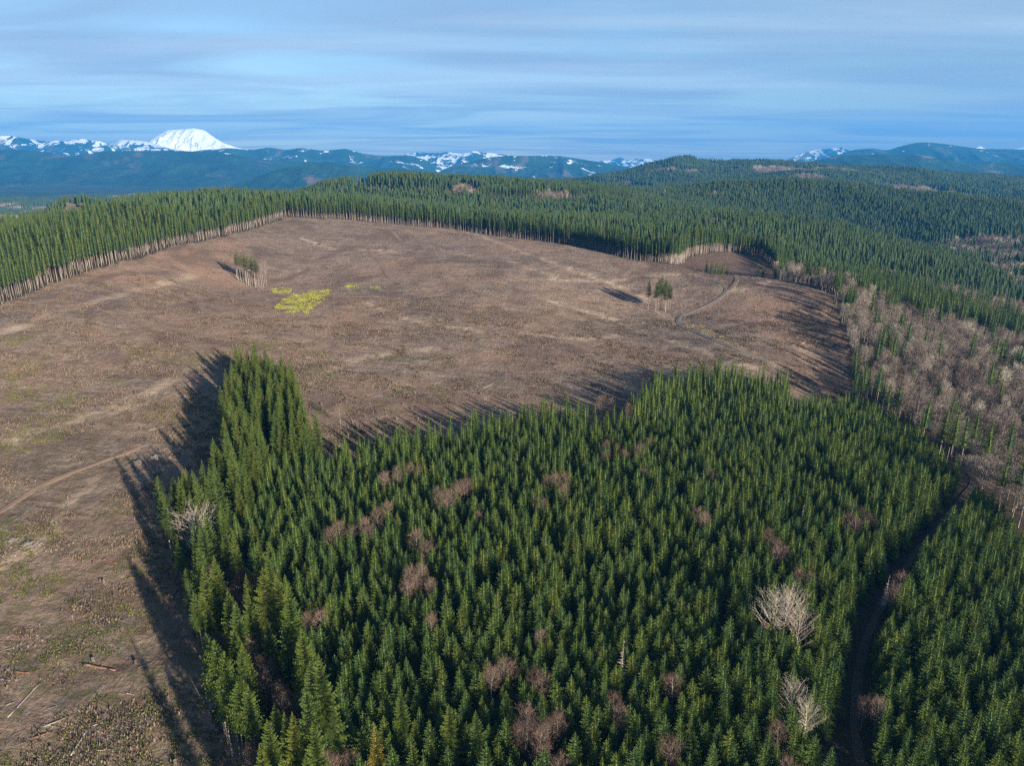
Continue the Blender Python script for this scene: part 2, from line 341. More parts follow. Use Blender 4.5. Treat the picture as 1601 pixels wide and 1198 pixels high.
def ground_material():
    m, t, b = newmat('ground_soil')
    g = N(t, 'ShaderNodeNewGeometry').outputs['Position']
    at = N(t, 'ShaderNodeVertexColor'); at.layer_name = 'cover'; s1 = N(t, 'ShaderNodeSeparateColor'); L(t, at, 'Color', s1, 0)
    at2 = N(t, 'ShaderNodeVertexColor'); at2.layer_name = 'cover_more'; s2 = N(t, 'ShaderNodeSeparateColor'); L(t, at2, 'Color', s2, 0)
    big = noise(t, g, .006, 5, .6, .5)
    streak = noise(t, scaled(t, g, (.05, .22, .1), R(25)), 1.0, 7, .65, 1.2)
    streak2 = noise(t, scaled(t, g, (.9, .16, .3), R(-35)), 1.0, 6, .7, .8)
    mid = noise(t, g, .12, 6, .65)
    fine = noise(t, g, 1.1, 6, .75)
    vfine = noise(t, g, 4.0, 3, .7)
    c = mixc(t, rngn(t, streak, .38, .62), (0.110, 0.070, 0.045), (0.300, 0.202, 0.138))
    c = mixc(t, rngn(t, mid, .42, .72, 0, .75), c, (0.335, 0.268, 0.215))
    c = mixc(t, rngn(t, fine, .45, .70, 0, .85), c, (0.060, 0.040, 0.029))
    c = mixc(t, rngn(t, streak2, .52, .74, 0, .6), c, (0.40, 0.335, 0.265))
    c = mixc(t, rngn(t, big, .45, .65, 0, .6), c, (0.31, 0.180, 0.115))
    c = mixc(t, mth(t, 'MULTIPLY', at.outputs['Alpha'], rngn(t, mid, .35, .6, .25, .9)), c, (0.44, 0.325, 0.225))
    c = mixc(t, rngn(t, noise(t, g, .018, 5, .6, .8), .50, .62, 0, .65), c, (0.100, 0.066, 0.050))
    c = mixc(t, rngn(t, vfine, .60, .78, 0, .6), c, (0.34, 0.29, 0.25))
    gn = mth(t, 'MULTIPLY', s1.outputs[2], rngn(t, noise(t, g, .22, 5, .7, .6), .48, .62, 0, .75))
    c = mixc(t, gn, c, (0.115, 0.105, 0.045))
    c = mixc(t, mth(t, 'MULTIPLY', s2.outputs[0], rngn(t, noise(t, g, .35, 5, .7), .38, .55, 0, .8)), c, (0.52, 0.40, 0.25))
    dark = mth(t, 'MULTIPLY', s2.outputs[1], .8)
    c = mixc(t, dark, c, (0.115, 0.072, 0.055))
    fl = mixc(t, rngn(t, fine, .3, .7), (0.035, 0.030, 0.018), (0.075, 0.055, 0.035))
    c = mixc(t, s1.outputs[0], c, fl)
    farc = mixc(t, rngn(t, noise(t, g, .004, 8, .65), .35, .65), (0.022, 0.048, 0.030), (0.05, 0.08, 0.045))
    farc = mixc(t, rngn(t, noise(t, g, .0022, 6, .6, .6), .55, .66, 0, .8), farc, (0.15, 0.115, 0.095))
    c = mixc(t, s2.outputs[2], c, farc)
    c = mixc(t, s1.outputs[1], c, mixc(t, mid, (0.22, 0.25, 0.10), (0.34, 0.32, 0.17)))
    t.links.new(c, b.inputs['Base Color'])
    bm = N(t, 'ShaderNodeBump'); bm.inputs['Strength'].default_value = 1.0; bm.inputs['Distance'].default_value = 0.55
    hh = mth(t, 'ADD', mth(t, 'MULTIPLY', fine, .9), mth(t, 'ADD', mth(t, 'MULTIPLY', streak2, 1.1), mth(t, 'MULTIPLY', noise(t, g, .35, 4, .6), 1.8)))
    t.links.new(hh, bm.inputs['Height']); t.links.new(bm.outputs[0], b.inputs['Normal'])
    b.inputs['Roughness'].default_value = 1.0
    return m
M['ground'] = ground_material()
def hill_material(name, snow=0.0, scale=1.0, snowline=1e9, allsnow=False, clear=0.5):
    m, t, b = newmat(name)
    g = N(t, 'ShaderNodeNewGeometry').outputs['Position']
    n1 = noise(t, g, .0035 * scale, 8, .7, .4)
    c = mixc(t, rngn(t, n1, .4, .62), (0.010, 0.036, 0.024), (0.026, 0.070, 0.044))
    c = mixc(t, rngn(t, noise(t, g, .02 * scale, 5, .7), .45, .65, 0, .55), c, (0.012, 0.028, 0.018))
    c = mixc(t, rngn(t, noise(t, g, .0013 * scale, 6, .65, .8), .54, .62, 0, clear), c, (0.17, 0.125, 0.10))
    if allsnow:
        nn = noise(t, scaled(t, g, (1, 1, .35)), .006, 8, .7, .5)
        c = mixc(t, rngn(t, nn, .56, .63, 0, .55), (0.82, 0.84, 0.88), (0.24, 0.26, 0.30))
    elif snow > 0:
        z = N(t, 'ShaderNodeSeparateXYZ'); t.links.new(g, z.inputs[0])
        hgt = rngn(t, z.outputs[2], snowline - 90, snowline + 160, -.06, .13)
        nn = mth(t, 'ADD', noise(t, g, .0045 * scale, 8, .62, 1.0), hgt)
        c = mixc(t, rngn(t, nn, .60 - snow * .1, .63 - snow * .1, 0, .85), c, (0.76, 0.80, 0.86))
    t.links.new(c, b.inputs['Base Color']); b.inputs['Roughness'].default_value = 1.0
    if not allsnow:
        bm = N(t, 'ShaderNodeBump'); bm.inputs['Strength'].default_value = 1.0; bm.inputs['Distance'].default_value = 22
        t.links.new(noise(t, g, .016, 6, .75), bm.inputs['Height']); t.links.new(bm.outputs[0], b.inputs['Normal'])
    return m

# ------------------------------------------------------------------ helpers for objects
def mesh_np(name, V, F, mats, midx=None, smooth_=False):
    me = bpy.data.meshes.new(name)
    V = np.asarray(V, np.float32); 
    if isinstance(F, np.ndarray):
        k = F.shape[1]; n = len(F)
        me.vertices.add(len(V)); me.vertices.foreach_set('co', V.ravel())
        me.loops.add(n * k); me.loops.foreach_set('vertex_index', F.astype(np.int32).ravel())
        me.polygons.add(n); me.polygons.foreach_set('loop_start', np.arange(0, n * k, k, dtype=np.int32))
        me.polygons.foreach_set('loop_total', np.full(n, k, np.int32))
    else:
        me.from_pydata(V.tolist(), [], F)
    for m in mats: me.materials.append(m)
    if midx is not None: me.polygons.foreach_set('material_index', np.asarray(midx, np.int32))
    if smooth_: me.polygons.foreach_set('use_smooth', np.ones(len(me.polygons), bool))
    me.update(calc_edges=True); me.validate()
    return me
def add(name, data, parent=None, loc=None, kind=None, label=None, cat=None, group=None):
    o = bpy.data.objects.new(name, data); COL.objects.link(o)
    if parent: o.parent = parent
    if loc is not None: o.location = loc
    if kind: o['kind'] = kind
    if label: o['label'] = label
    if cat: o['category'] = cat
    if group: o['group'] = group
    return o

# ------------------------------------------------------------------ terrain mesh
nth = len(TH)
V = np.stack([GX, GY, GZ], -1).reshape(-1, 3)
ii, jj = np.meshgrid(np.arange(nth), np.arange(NR - 1)); i2 = (ii + 1) % nth
F = np.stack([jj * nth + ii, (jj + 1) * nth + ii, (jj + 1) * nth + i2, jj * nth + i2], -1).reshape(-1, 4)
c0 = len(V); V = np.vstack([V, [[0, 0, float(zraw(0.0, 0.0))]]])
me = mesh_np('ground', V, F, [M['ground']], smooth_=True)
cap = bpy.data.meshes.new('ground_cap')
x, y = V[:, 0], V[:, 1]
rr = np.hypot(x, y)
jx = x + (vnoise(x / 6, y / 6, 41) - .5) * 5; jy = y + (vnoise(x / 6, y / 6, 42) - .5) * 5
incut = inpoly(jx, jy, CUT)
gapd = segdist(x, y, GAP)
open_ = incut | inpoly(x, y, CUT2) | inpoly(x, y, CUT3) | (np.hypot(x - LANDING[0], y - LANDING[1]) < 9)
redp = np.zeros(len(x), bool)
for q in REDP: redp |= inpoly(x, y, q)
fld = np.zeros(len(x), bool)
for q in FIELD: fld |= inpoly(x, y, q)
farc = smooth(4700, 5300, rr)
moss = np.clip(smooth(420, 200, rr + (fbm(x / 60, y / 60, 3, 31) - .5) * 300) * .9 + .25 * (fbm(x / 80, y / 80, 3, 77) > .55), 0, 1)
gold = np.zeros(len(x))
for nm in ('gravel_road',):
    d = segdist(x, y, ROADS[nm][0]); gold = np.maximum(gold, smooth(6.0, 2.5, d) * .35)
bank = H([(1082,510),(1100,520),(1120,530),(1138,538)])
gold = np.maximum(gold, smooth(7, 2, segdist(x, y, bank)))
gold = np.maximum(gold, .8 * smooth(5, 1, segdist(x, y, H([(1030,488),(1045,496),(1058,502)]))))
east = H([(1240,480)])[0]
drk = np.clip(smooth(60, 180, x - 90) * smooth(600, 350, y) * .5 + inpoly(x, y, CUT3) * .9, 0, 1)  # brown right slope; second cut painted dark for facing away from the sun
trail = np.zeros(len(x))
for ln, wd_ in [([(700,352),(760,372),(830,400),(900,425),(960,445),(1010,470)], 5), ([(560,392),(640,392),(720,397),(800,410),(870,436)], 5), ([(470,372),(540,395),(600,396)], 4),
                ([(300,432),(240,447),(150,470),(60,500),(0,520)], 7), ([(1060,430),(1000,432),(940,440),(860,436)], 4), ([(1240,440),(1190,448),(1140,455)], 5),
                ([(560,470),(640,500),(760,520),(900,530),(1020,520)], 6), ([(0,690),(80,668),(180,640),(260,600),(330,560)], 5), ([(0,895),(60,850),(95,800),(120,775),(150,750)], 4),
                ([(860,470),(960,500),(1040,530),(1120,560),(1180,575)], 6), ([(480,600),(560,560),(680,545)], 5)]:
    dd_ = segdist(jx, jy, H(ln)); trail = np.maximum(trail, smooth(wd_, wd_ * .3, dd_))
cover = np.zeros((len(x), 4), np.float32); cover[:, 3] = trail
cover[:, 0] = (~(open_ | redp | fld)) * (1 - farc); cover[:, 1] = fld; cover[:, 2] = moss * open_
more = np.zeros((len(x), 4), np.float32); more[:, 3] = 1
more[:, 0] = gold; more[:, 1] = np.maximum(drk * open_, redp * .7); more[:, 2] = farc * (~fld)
for nm, arr in (('cover', cover), ('cover_more', more)):
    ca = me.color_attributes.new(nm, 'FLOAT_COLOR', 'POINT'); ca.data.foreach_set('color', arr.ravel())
ground = add('ground', me, kind='structure')
del cap
ring = [(0, 0, float(zraw(0.0, 0.0)))] + [tuple(V[i]) for i in range(nth)]
me = mesh_np('ground_near', np.array(ring), np.array([[0, 1 + (i + 1) % nth, 1 + i] for i in range(nth)])[:, ::-1], [M['ground']])
for nm in ('cover', 'cover_more'):
    ca = me.color_attributes.new(nm, 'FLOAT_COLOR', 'POINT'); ca.data.foreach_set('color', np.tile([1.0 if nm == 'cover' else 0, 0, 0, 1], len(ring)).astype(np.float32))
add('ground_below_viewpoint', me, kind='structure')

# ------------------------------------------------------------------ haze
lo, hi, ext = float(GZ.min()) - 2.0, 1020.0, 21500.0
bv = np.array([(sx * ext, sy * ext, z) for z in (lo, hi) for sy in (-1, 1) for sx in (-1, 1)])
bf = [(0, 2, 3, 1), (4, 5, 7, 6), (0, 1, 5, 4), (2, 6, 7, 3), (0, 4, 6, 2), (1, 3, 7, 5)]
hm = bpy.data.materials.new('haze'); hm.use_nodes = True; ht = hm.node_tree; ht.nodes.clear()
ho = N(ht, 'ShaderNodeOutputMaterial'); hv = N(ht, 'ShaderNodeVolumePrincipled')
hv.inputs['Density'].default_value = HAZE_DENSITY; hv.inputs['Color'].default_value = HAZE_COLOR; hv.inputs['Anisotropy'].default_value = 0.0
L(ht, hv, 'Volume', ho, 'Volume')
add('haze', mesh_np('haze', bv, bf, [hm]), kind='stuff')

# ------------------------------------------------------------------ far ranges: each a ridge with its own distance, front and back slope
def far_range(name, prof, D, mat, rough=.10, slope=2.6, kind='structure', nu=260, spur=420., seed=1, crestn=.010, base=-116.):
    prof = np.array(prof, float)
    wx = (prof[:, 0] - 800.5) / FPX * D
    yc = -(prof[:, 1] - 599) / FPX; zz = CAMZ + D * (yc * cp - sp_) / (1)  # forward depth = D
    wy = D * (cp + yc * sp_)
    u = np.linspace(0, 1, nu); xs = wx[0] + (wx[-1] - wx[0]) * u
    zc = np.interp(xs, wx, zz); zc = np.convolve(np.pad(zc, 2, mode='edge'), [.1, .2, .4, .2, .1], 'valid')
    yb = np.interp(xs, wx, wy)
    zc = zc + (fbm(xs / 260, xs * 0, 4, seed) - .5) * crestn * D
    yb = yb + (fbm(xs / 1500, xs * 0 + 3, 3, seed + 5) - .5) * .05 * D
    rows = []
    vv = np.r_[-np.linspace(1, 0, 26) ** 1.3, np.linspace(0, 1, 80)[1:] ** 1.15]
    for v in vv:
        hgt = np.maximum(zc - base, 5)
        run = hgt * slope * (1 + .7 * (fbm(xs / 900, xs * 0 + 7, 2, seed + 9)))
        side = -1 if v > 0 else 1
        a = abs(v)
        yy = yb + side * a * run * (1.0 if v > 0 else .8)
        prof_s = (1 - a) ** 1.15 * (1 - .15 * np.sin(a * math.pi))
        z = base + hgt * prof_s
        amp = hgt * rough * 4 * np.sin(min(a, 1) * math.pi) ** .8
        z = z + (ridged(xs / spur, yy / (spur * 2.2), 4, seed + 20) - .5) * amp - (1 if a >= .999 else 0) * 4
        rows.append(np.stack([xs, yy, np.maximum(z, base - 2)], -1))
    Vv = np.array(rows); nv = len(vv); Vv = Vv.reshape(-1, 3)
    i_, j_ = np.meshgrid(np.arange(nu - 1), np.arange(nv - 1))
    Ff = np.stack([j_ * nu + i_, j_ * nu + i_ + 1, (j_ + 1) * nu + i_ + 1, (j_ + 1) * nu + i_], -1).reshape(-1, 4)
    return add(name, mesh_np(name, Vv, Ff[:, ::-1], [mat], smooth_=True), kind=kind)
HM = hill_material('forested_hills'); HS = hill_material('hills_with_snow', snow=.55, snowline=520); HSm = hill_material('snow_patched_ridge', snow=.9, snowline=420)
HA = hill_material('snowfield', allsnow=True); HR = hill_material('near_hill_forest', scale=1.6, clear=.8)
HQ = hill_material('hills_with_little_snow', snow=.35, snowline=760)
HX = hill_material('high_snow', snow=1.6, snowline=430)
far_range('snow_capped_mountain', [(150,246),(200,240),(225,232),(236,219),(248,211),(262,203),(280,201),(300,200),(316,203),(330,212),(346,222),(365,230),(400,236),(450,244)], 18500, HA, rough=.12, slope=1.5, seed=3, crestn=.0012, spur=330)
far_range('snowy_ridge', [(-500,205),(-300,216),(-150,210),(0,211),(20,213),(60,220),(75,222),(82,218),(95,221),(125,216),(145,220),(155,219),(180,229),(195,234),(260,240)], 12500, HSm, seed=5, rough=.12, crestn=.002)
far_range('snowy_ridge', [(150,236),(170,225),(190,218),(230,221),(270,232),(300,237),(360,231),(395,233),(420,240)], 14500, HX, seed=6, rough=.1, crestn=.002)
far_range('forested_ridge', [(160,250),(260,240),(345,234),(365,231),(395,235),(425,231),(450,234),(470,231),(510,235),(540,232),(570,240),(590,243),(640,243),(665,250),(690,264),(730,276)], 10800, HS, seed=7, crestn=.0015)
far_range('forested_ridge', [(-600,236),(-300,229),(0,233),(60,237),(100,243),(130,241),(170,236),(220,235),(280,236),(330,237),(400,246),(450,253),(480,252),(520,256),(560,260),(640,264),(700,271),(800,282)], 8200, HM, seed=9, slope=3.4, crestn=.0015)
far_range('spur_hill', [(370,288),(430,266),(470,257),(510,253),(550,260),(600,268),(660,276),(720,288)], 6600, HR, seed=10, crestn=.002, slope=2.4)
far_range('distant_peaks', [(560,250),(600,244),(640,240),(655,237),(680,239),(700,238),(720,240),(740,236),(760,238),(800,243),(850,252)], 14500, HX, seed=12, crestn=.003, rough=.1)
far_range('forested_ridge', [(640,292),(680,272),(705,260),(740,251),(765,246),(800,243),(850,243),(880,244),(930,252),(965,257),(1000,264),(1040,272),(1090,284)], 9300, HS, seed=14, crestn=.0012)
far_range('distant_peaks', [(910,262),(940,252),(955,249),(970,247),(985,250),(1005,247),(1030,250),(1060,260)], 19000, HX, seed=15, crestn=.003, rough=.1)
far_range('distant_peaks', [(1230,250),(1250,243),(1265,238),(1290,233),(1322,230),(1335,236),(1400,244)], 15000, HX, seed=17, crestn=.001)
far_range('distant_peaks', [(1480,238),(1515,233),(1530,228),(1545,233),(1575,234),(1600,229),(1640,230),(1750,235)], 19500, HA, seed=18, crestn=.001)
far_range('forested_ridge', [(1270,250),(1300,243),(1330,234),(1360,232),(1380,235),(1405,228),(1430,223),(1450,223),(1490,228),(1530,232),(1600,233),(1800,237),(2100,250)], 10500, HQ, seed=19, slope=3.0, crestn=.0008)
far_range('forested_ridge', [(1250,256),(1300,246),(1330,243),(1380,241),(1430,242),(1460,247),(1500,256),(1550,254),(1601,258),(1750,266),(2000,280)], 7000, HR, seed=21, slope=3.0, crestn=.001)

# ------------------------------------------------------------------ roads
def smooth_line(line, step=2.5):
    p = np.array(line, float)
    for _ in range(2):
        q = [p[0]]
        for a, b in zip(p[:-1], p[1:]): q += [a * .75 + b * .25, a * .25 + b * .75]
        q.append(p[-1]); p = np.array(q)
    d = np.r_[0, np.cumsum(np.hypot(*np.diff(p, axis=0).T))]; s = np.arange(0, d[-1], step)
    return np.stack([np.interp(s, d, p[:, 0]), np.interp(s, d, p[:, 1])], -1)
def road_mat(kind):
    m, t, b = newmat(kind + '_road_surface')
    g = N(t, 'ShaderNodeNewGeometry').outputs['Position']
    f = noise(t, g, .6, 5, .7)
    if kind == 'gravel': c = mixc(t, rngn(t, f, .3, .7), (0.13, 0.115, 0.105), (0.20, 0.18, 0.16))
    elif kind == 'shaded': c = mixc(t, rngn(t, f, .3, .7), (0.045, 0.038, 0.028), (0.10, 0.075, 0.055))  # darker copy of the dirt, the tree shade over the track painted in
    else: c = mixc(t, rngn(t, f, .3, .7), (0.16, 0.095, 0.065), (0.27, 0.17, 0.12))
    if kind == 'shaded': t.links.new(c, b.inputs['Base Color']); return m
    at = N(t, 'ShaderNodeVertexColor'); at.layer_name = 'rut'; s = N(t, 'ShaderNodeSeparateColor'); L(t, at, 'Color', s, 0)
    c = mixc(t, mth(t, 'MULTIPLY', s.outputs[0], rngn(t, noise(t, g, .25, 4), .3, .6, .4, .95)), c, (0.19, 0.145, 0.105))
    t.links.new(c, b.inputs['Base Color']); return m
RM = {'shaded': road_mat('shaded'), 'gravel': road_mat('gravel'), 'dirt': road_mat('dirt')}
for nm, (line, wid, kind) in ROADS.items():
    p = smooth_line(line); tg = np.gradient(p, axis=0); tg /= np.hypot(tg[:, 0], tg[:, 1])[:, None] + 1e-9
    nrm = np.stack([-tg[:, 1], tg[:, 0]], -1)
    offs = np.array([-.62, -.5, -.38, -.24, -.1, .1, .24, .38, .5, .62]); dz = np.array([-.5, .16, .10, .02, .12, .12, .02, .10, .16, -.5])
    rut = np.array([1, 1, .5, 0, .8, .8, 0, .5, 1, 1])
    Vr = []
    wob = (fbm(p[:, 0] / 8, p[:, 1] / 8, 2, 61) - .5) * .8
    for o_, d_ in zip(offs, dz):
        q = p + nrm * (o_ * wid + (wob if abs(o_) > .4 else 0 * wob) * np.sign(o_))[:, None]
        Vr.append(np.c_[q, zat(q[:, 0], q[:, 1]) + d_ + .10])
    Vr = np.array(Vr).transpose(1, 0, 2).reshape(-1, 3); k = len(offs); n = len(p)
    a, b_ = np.meshgrid(np.arange(k - 1), np.arange(n - 1))
    Fr = np.stack([b_ * k + a, b_ * k + a + 1, (b_ + 1) * k + a + 1, (b_ + 1) * k + a], -1).reshape(-1, 4)
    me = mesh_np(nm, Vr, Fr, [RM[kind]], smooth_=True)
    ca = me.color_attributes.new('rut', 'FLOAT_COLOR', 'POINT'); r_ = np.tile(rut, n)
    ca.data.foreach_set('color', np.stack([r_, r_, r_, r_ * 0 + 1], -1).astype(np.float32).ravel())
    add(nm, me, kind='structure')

# ------------------------------------------------------------------ plant prototypes (numpy triangle soups)
class Soup:
    def __init__(s): s.v = []; s.f = []; s.m = []; s.n = 0
    def tri(s, a, b, c, m=0):
        s.v += [a, b, c]; s.f.append((s.n, s.n + 1, s.n + 2)); s.m.append(m); s.n += 3
    def arr(s): return np.array(s.v, float).reshape(-1, 3), np.array(s.f).reshape(-1, 3), np.array(s.m)
    def tube(s, p0, p1, r0, r1, k=5, m=0, cap=False):
        p0 = np.array(p0, float); p1 = np.array(p1, float); d = p1 - p0; d /= np.linalg.norm(d) + 1e-9
        u = np.cross(d, (0, 0, 1.0)); 
        if np.linalg.norm(u) < 1e-3: u = np.array((1.0, 0, 0))
        u /= np.linalg.norm(u); w = np.cross(d, u)
        b = s.n
        for (p, r) in ((p0, r0), (p1, r1)):
            for i in range(k):
                a = 2 * math.pi * i / k; s.v.append(p + (u * math.cos(a) + w * math.sin(a)) * r)
        s.n += 2 * k
        for i in range(k):
            j = (i + 1) % k
            s.f += [(b + i, b + j, b + k + j), (b + i, b + k + j, b + k + i)]; s.m += [m, m]
        if cap:
            for i in range(1, k - 1):
                s.f += [(b + k, b + k + i, b + k + i + 1), (b, b + i + 1, b + i)]; s.m += [m + cap - 1 if cap > 1 else m, m + cap - 1 if cap > 1 else m]
def trunk(h, r, g, k=6, lean=0.0, segs=3):
    s = Soup(); p = np.array([0, 0, -1.0])
    for i in range(segs):
        z1 = h * .93 * (i + 1) / segs
        q = np.array([g.uniform(-1, 1) * lean, g.uniform(-1, 1) * lean, z1])
        s.tube(p, q, r * (1 - i / segs) ** 1.3 + .01, r * (1 - (i + 1) / segs) ** 1.3 + .01, k); p = q
    return s
def fir_crown(h, r, c0, whorls, per, g, twigs=4, sag=.0, ragged=.2, power=.85, blade=.42, core=0.0):
    s = Soup()
    top = np.array([0, 0, h])
    for i in range(whorls):
        f = (i + g.uniform(0, .6)) / whorls
        z = h * (c0 + (1 - c0) * f)
        prof = (1 - f) ** power * (1 if f > .12 else (.72 + .28 * f / .12))
        n = max(4, int(round(per * (.65 + .35 * (1 - f)))))
        a0 = g.uniform(0, 6.28)
        for k in range(n):
            a = a0 + 6.283 * k / n + g.uniform(-.25, .25)
            Lb = max(r * prof * g.uniform(1 - ragged, 1 + ragged * .6), .25)
            up = -0.28 - sag + (0.75 + sag) * f + g.uniform(-.1, .1)
            d = np.array([math.cos(a), math.sin(a), 0]); side = np.array([-math.sin(a), math.cos(a), 0])
            def at(t): return np.array([0, 0, z]) + d * Lb * t + np.array([0, 0, Lb * (up * t + .22 * t * t)])
            w0 = Lb * .15 + .05
            tip = at(1.0)
            s.tri(at(.0) + side * w0, tip, at(.0) - side * w0)
            for j in range(twigs):
                t = .10 + .76 * j / max(1, twigs - 1)
                base = at(t); b2 = at(min(t + .17, 1))
                tl = Lb * blade * (1.05 - .75 * t) * g.uniform(.8, 1.2)
                for sg in (-1, 1):
                    q = base + d * tl * .75 + side * sg * tl * .85 + np.array([0, 0, tl * (g.uniform(-.32, .10))])
                    s.tri(base, b2, q) if sg > 0 else s.tri(b2, base, q)
    if core:
        lev = 4; z0 = h * (c0 + .02)
        for l in range(lev):
            f0 = l / lev; zb = z0 + (h - z0) * f0; zt = min(h * .99, zb + (h - z0) / lev * 1.7); rb = r * core * (1 - f0) ** power
            kk = 7; a0 = g.uniform(0, 6.28)
            ring = [np.array([math.cos(a0 + 6.283 * q / kk) * rb * g.uniform(.7, 1.2), math.sin(a0 + 6.283 * q / kk) * rb * g.uniform(.7, 1.2), zb + g.uniform(-.04, .04) * h * .5]) for q in range(kk)]
            for q in range(kk): s.tri(ring[q], ring[(q + 1) % kk], np.array([0, 0, zt]))
    # leader
    for k in range(3):
        a = k * 2.1; o = np.array([math.cos(a), math.sin(a), 0]) * .12
        s.tri(top * 1.0 + np.array([0, 0, .5]), np.array([0, 0, h * .965]) + o * 1.6, np.array([0, 0, h * .965]) - o * 1.6)
    return s
def join(*parts):
    V = []; F = []; Mi = []; n = 0
    for s, m in parts:
        v, f, _ = s.arr(); V.append(v); F.append(f + n); Mi.append(np.full(len(f), m)); n += len(v)
    return np.vstack(V), np.vstack(F), np.concatenate(Mi)
def branchy(h, spread, c0, g, nb=16, sub=5, twig=900, tw_len=1.1, tw_w=.045, trunk_r=.2, shape=1.0, fill=.6):
    """bare broadleaf tree: (trunk soup with limbs, twig soup)"""
    t = Soup(); tw = Soup()
    lean = np.array([g.uniform(-.04, .04) * h, g.uniform(-.04, .04) * h, 0])
    def tr(f): return lean * f * f + np.array([0, 0, f * h * .93])
    for i in range(4): t.tube(tr(i / 4) - (np.array([0, 0, 1.0]) if i == 0 else 0), tr((i + 1) / 4), trunk_r * (1 - .22 * i), trunk_r * (1 - .22 * (i + 1)) , 5)
    ends = []
    for i in range(nb):
        f = c0 + (1 - c0) * (i + g.uniform(0, 1)) / nb * .92
        a = i * 2.4 + g.uniform(-.4, .4); p0 = tr(f)
        rel = (f - c0) / (1 - c0)
        Lb = spread * shape * (math.sin(math.pi * min(1, .18 + .82 * rel) ** .8) * .9 + .25) * g.uniform(.8, 1.15)
        d = np.array([math.cos(a), math.sin(a), g.uniform(.7, 1.25)]); 
        p1 = p0 + d * Lb * .5; p2 = p1 + (d + np.array([0, 0, .45])) * Lb * .45
        rb = trunk_r * .38 * (1 - .6 * rel)
        t.tube(p0, p1, rb, rb * .6, 4); t.tube(p1, p2, rb * .6, rb * .2, 3)
        ends += [(p1, d, Lb), (p2, d, Lb)]
        for k in range(sub):
            q = p0 + (p1 - p0) * g.uniform(.4, 1) if g.random() < .5 else p1 + (p2 - p1) * g.uniform(0, .9)
            dd = d * .7 + np.array([g.uniform(-1, 1), g.uniform(-1, 1), g.uniform(0, .9)])
            e = q + dd * Lb * .30; t.tube(q, e, rb * .35, rb * .1, 3); ends.append((e, dd, Lb))
            ends.append((q + dd * Lb * .16, dd, Lb))
    for _ in range(twig):
        if g.random() < fill:
            u = g.normal(size=3); u /= np.linalg.norm(u); rr = g.uniform(.45, 1.0) ** .6
            e = tr(.5 + c0 / 2) + u * np.array([spread, spread, h * (1 - c0) * .48]) * rr; e[2] += h * .02
            sd = u + np.array([0, 0, .8]); d = sd; Lb = spread
        else: e, d, Lb = ends[int(g.integers(len(ends)))]
        o = e + np.array([g.normal(), g.normal(), g.normal()]) * .22 * tw_len
        dd = d / np.linalg.norm(d) * .7 + np.array([g.normal(), g.normal(), g.normal() + .5]) * .6
        dd /= np.linalg.norm(dd); l = tw_len * g.uniform(.5, 1.2)
        sd = np.cross(dd, np.array([g.normal(), g.normal(), g.normal()])); sd /= np.linalg.norm(sd)
        tw.tri(o - sd * tw_w, o + sd * tw_w, o + dd * l)
    return t, tw
def soup_mesh(name, s, mats):
    v, f, m = s.arr(); return mesh_np(name, v, f, mats, m if len(mats) > 1 else None)
PROTO = {}
def proto(kind, trunk_s, crown_s, mt, mc):
    """(trunk mesh, crown mesh, joined mesh) of one variant"""
    v, f, m = join((trunk_s, 0), (crown_s, 1))
    PROTO.setdefault(kind, []).append((soup_mesh(kind + '_trunk', trunk_s, [mt]), soup_mesh(kind + '_crown', crown_s, [mc]), mesh_np(kind, v, f, [mt, mc], m)))
g = np.random.default_rng(11)
for i in range(5): proto('young', trunk(12, .15, g), fir_crown(12, 2.75 + .4 * g.random(), .04, 19, 9, g, twigs=4, ragged=.26, power=.66, blade=.40, core=.26), M['bark_dark'], M['young'])
for i in range(5): proto('young_far', trunk(12, .15, g, 4, segs=1), fir_crown(12, 2.8 + .4 * g.random(), .06, 14, 8, g, twigs=2, ragged=.26, blade=.6, power=.66, core=.30), M['bark_dark'], M['young'])
for i in range(4): proto('edge', trunk(26, .32, g, 7, .1), fir_crown(26, 4.4 + .8 * g.random(), .08, 34, 12, g, twigs=5, sag=.12, ragged=.35, power=.72, blade=.36), M['bark_dark'], M['edge'])
for i in range(4): proto('bare_trunk', trunk(26, .26, g, 6, .15), fir_crown(26, 3.3 + .6 * g.random(), .50, 19, 10, g, twigs=4, ragged=.4, sag=.1, power=.6, blade=.42), M['bark'], M['edge'])
for i in range(3): proto('clump', trunk(26, .34, g, 6, .2), fir_crown(26, 3.2, .56, 15, 9, g, twigs=4, ragged=.45, sag=.1, power=.55, blade=.42), M['bark'], M['edge'])
for i in range(2): proto('dead', trunk(13, .16, g), fir_crown(13, 1.7, .15, 16, 6, g, twigs=2, ragged=.5, blade=.22), M['cotton'], M['cotton'])
for i in range(2): proto('golden', trunk(15, .2, g), fir_crown(15, 2.8, .08, 26, 10, g, twigs=4, ragged=.4), M['bark'], M['gold'])
for i in range(5): proto('tall', trunk(28, .21, g, 5, .15), fir_crown(28, 3.1 + .6 * g.random(), .45, 15, 8, g, twigs=3, ragged=.35, power=.62, blade=.5, core=.28), M['bark'], M['tall'])
for i in range(5): proto('tall_dense', trunk(28, .22, g, 4, segs=1), fir_crown(28, 3.7 + .8 * g.random(), .45, 10, 8, g, twigs=2, ragged=.3, power=.7, blade=.62, core=.48), M['bark_dark'], M['mature'])
for i in range(4): proto('alder', *branchy(13.5, 2.3, .35, g, 16, 4, 1500, 1.1, .022, .11), M['alder_bark'], M['alder'])
for i in range(3): proto('cotton', *branchy(20, 5.0, .22, g, 34, 10, 750, 1.3, .026, .30, fill=.08), M['cotton'], M['cotton'])
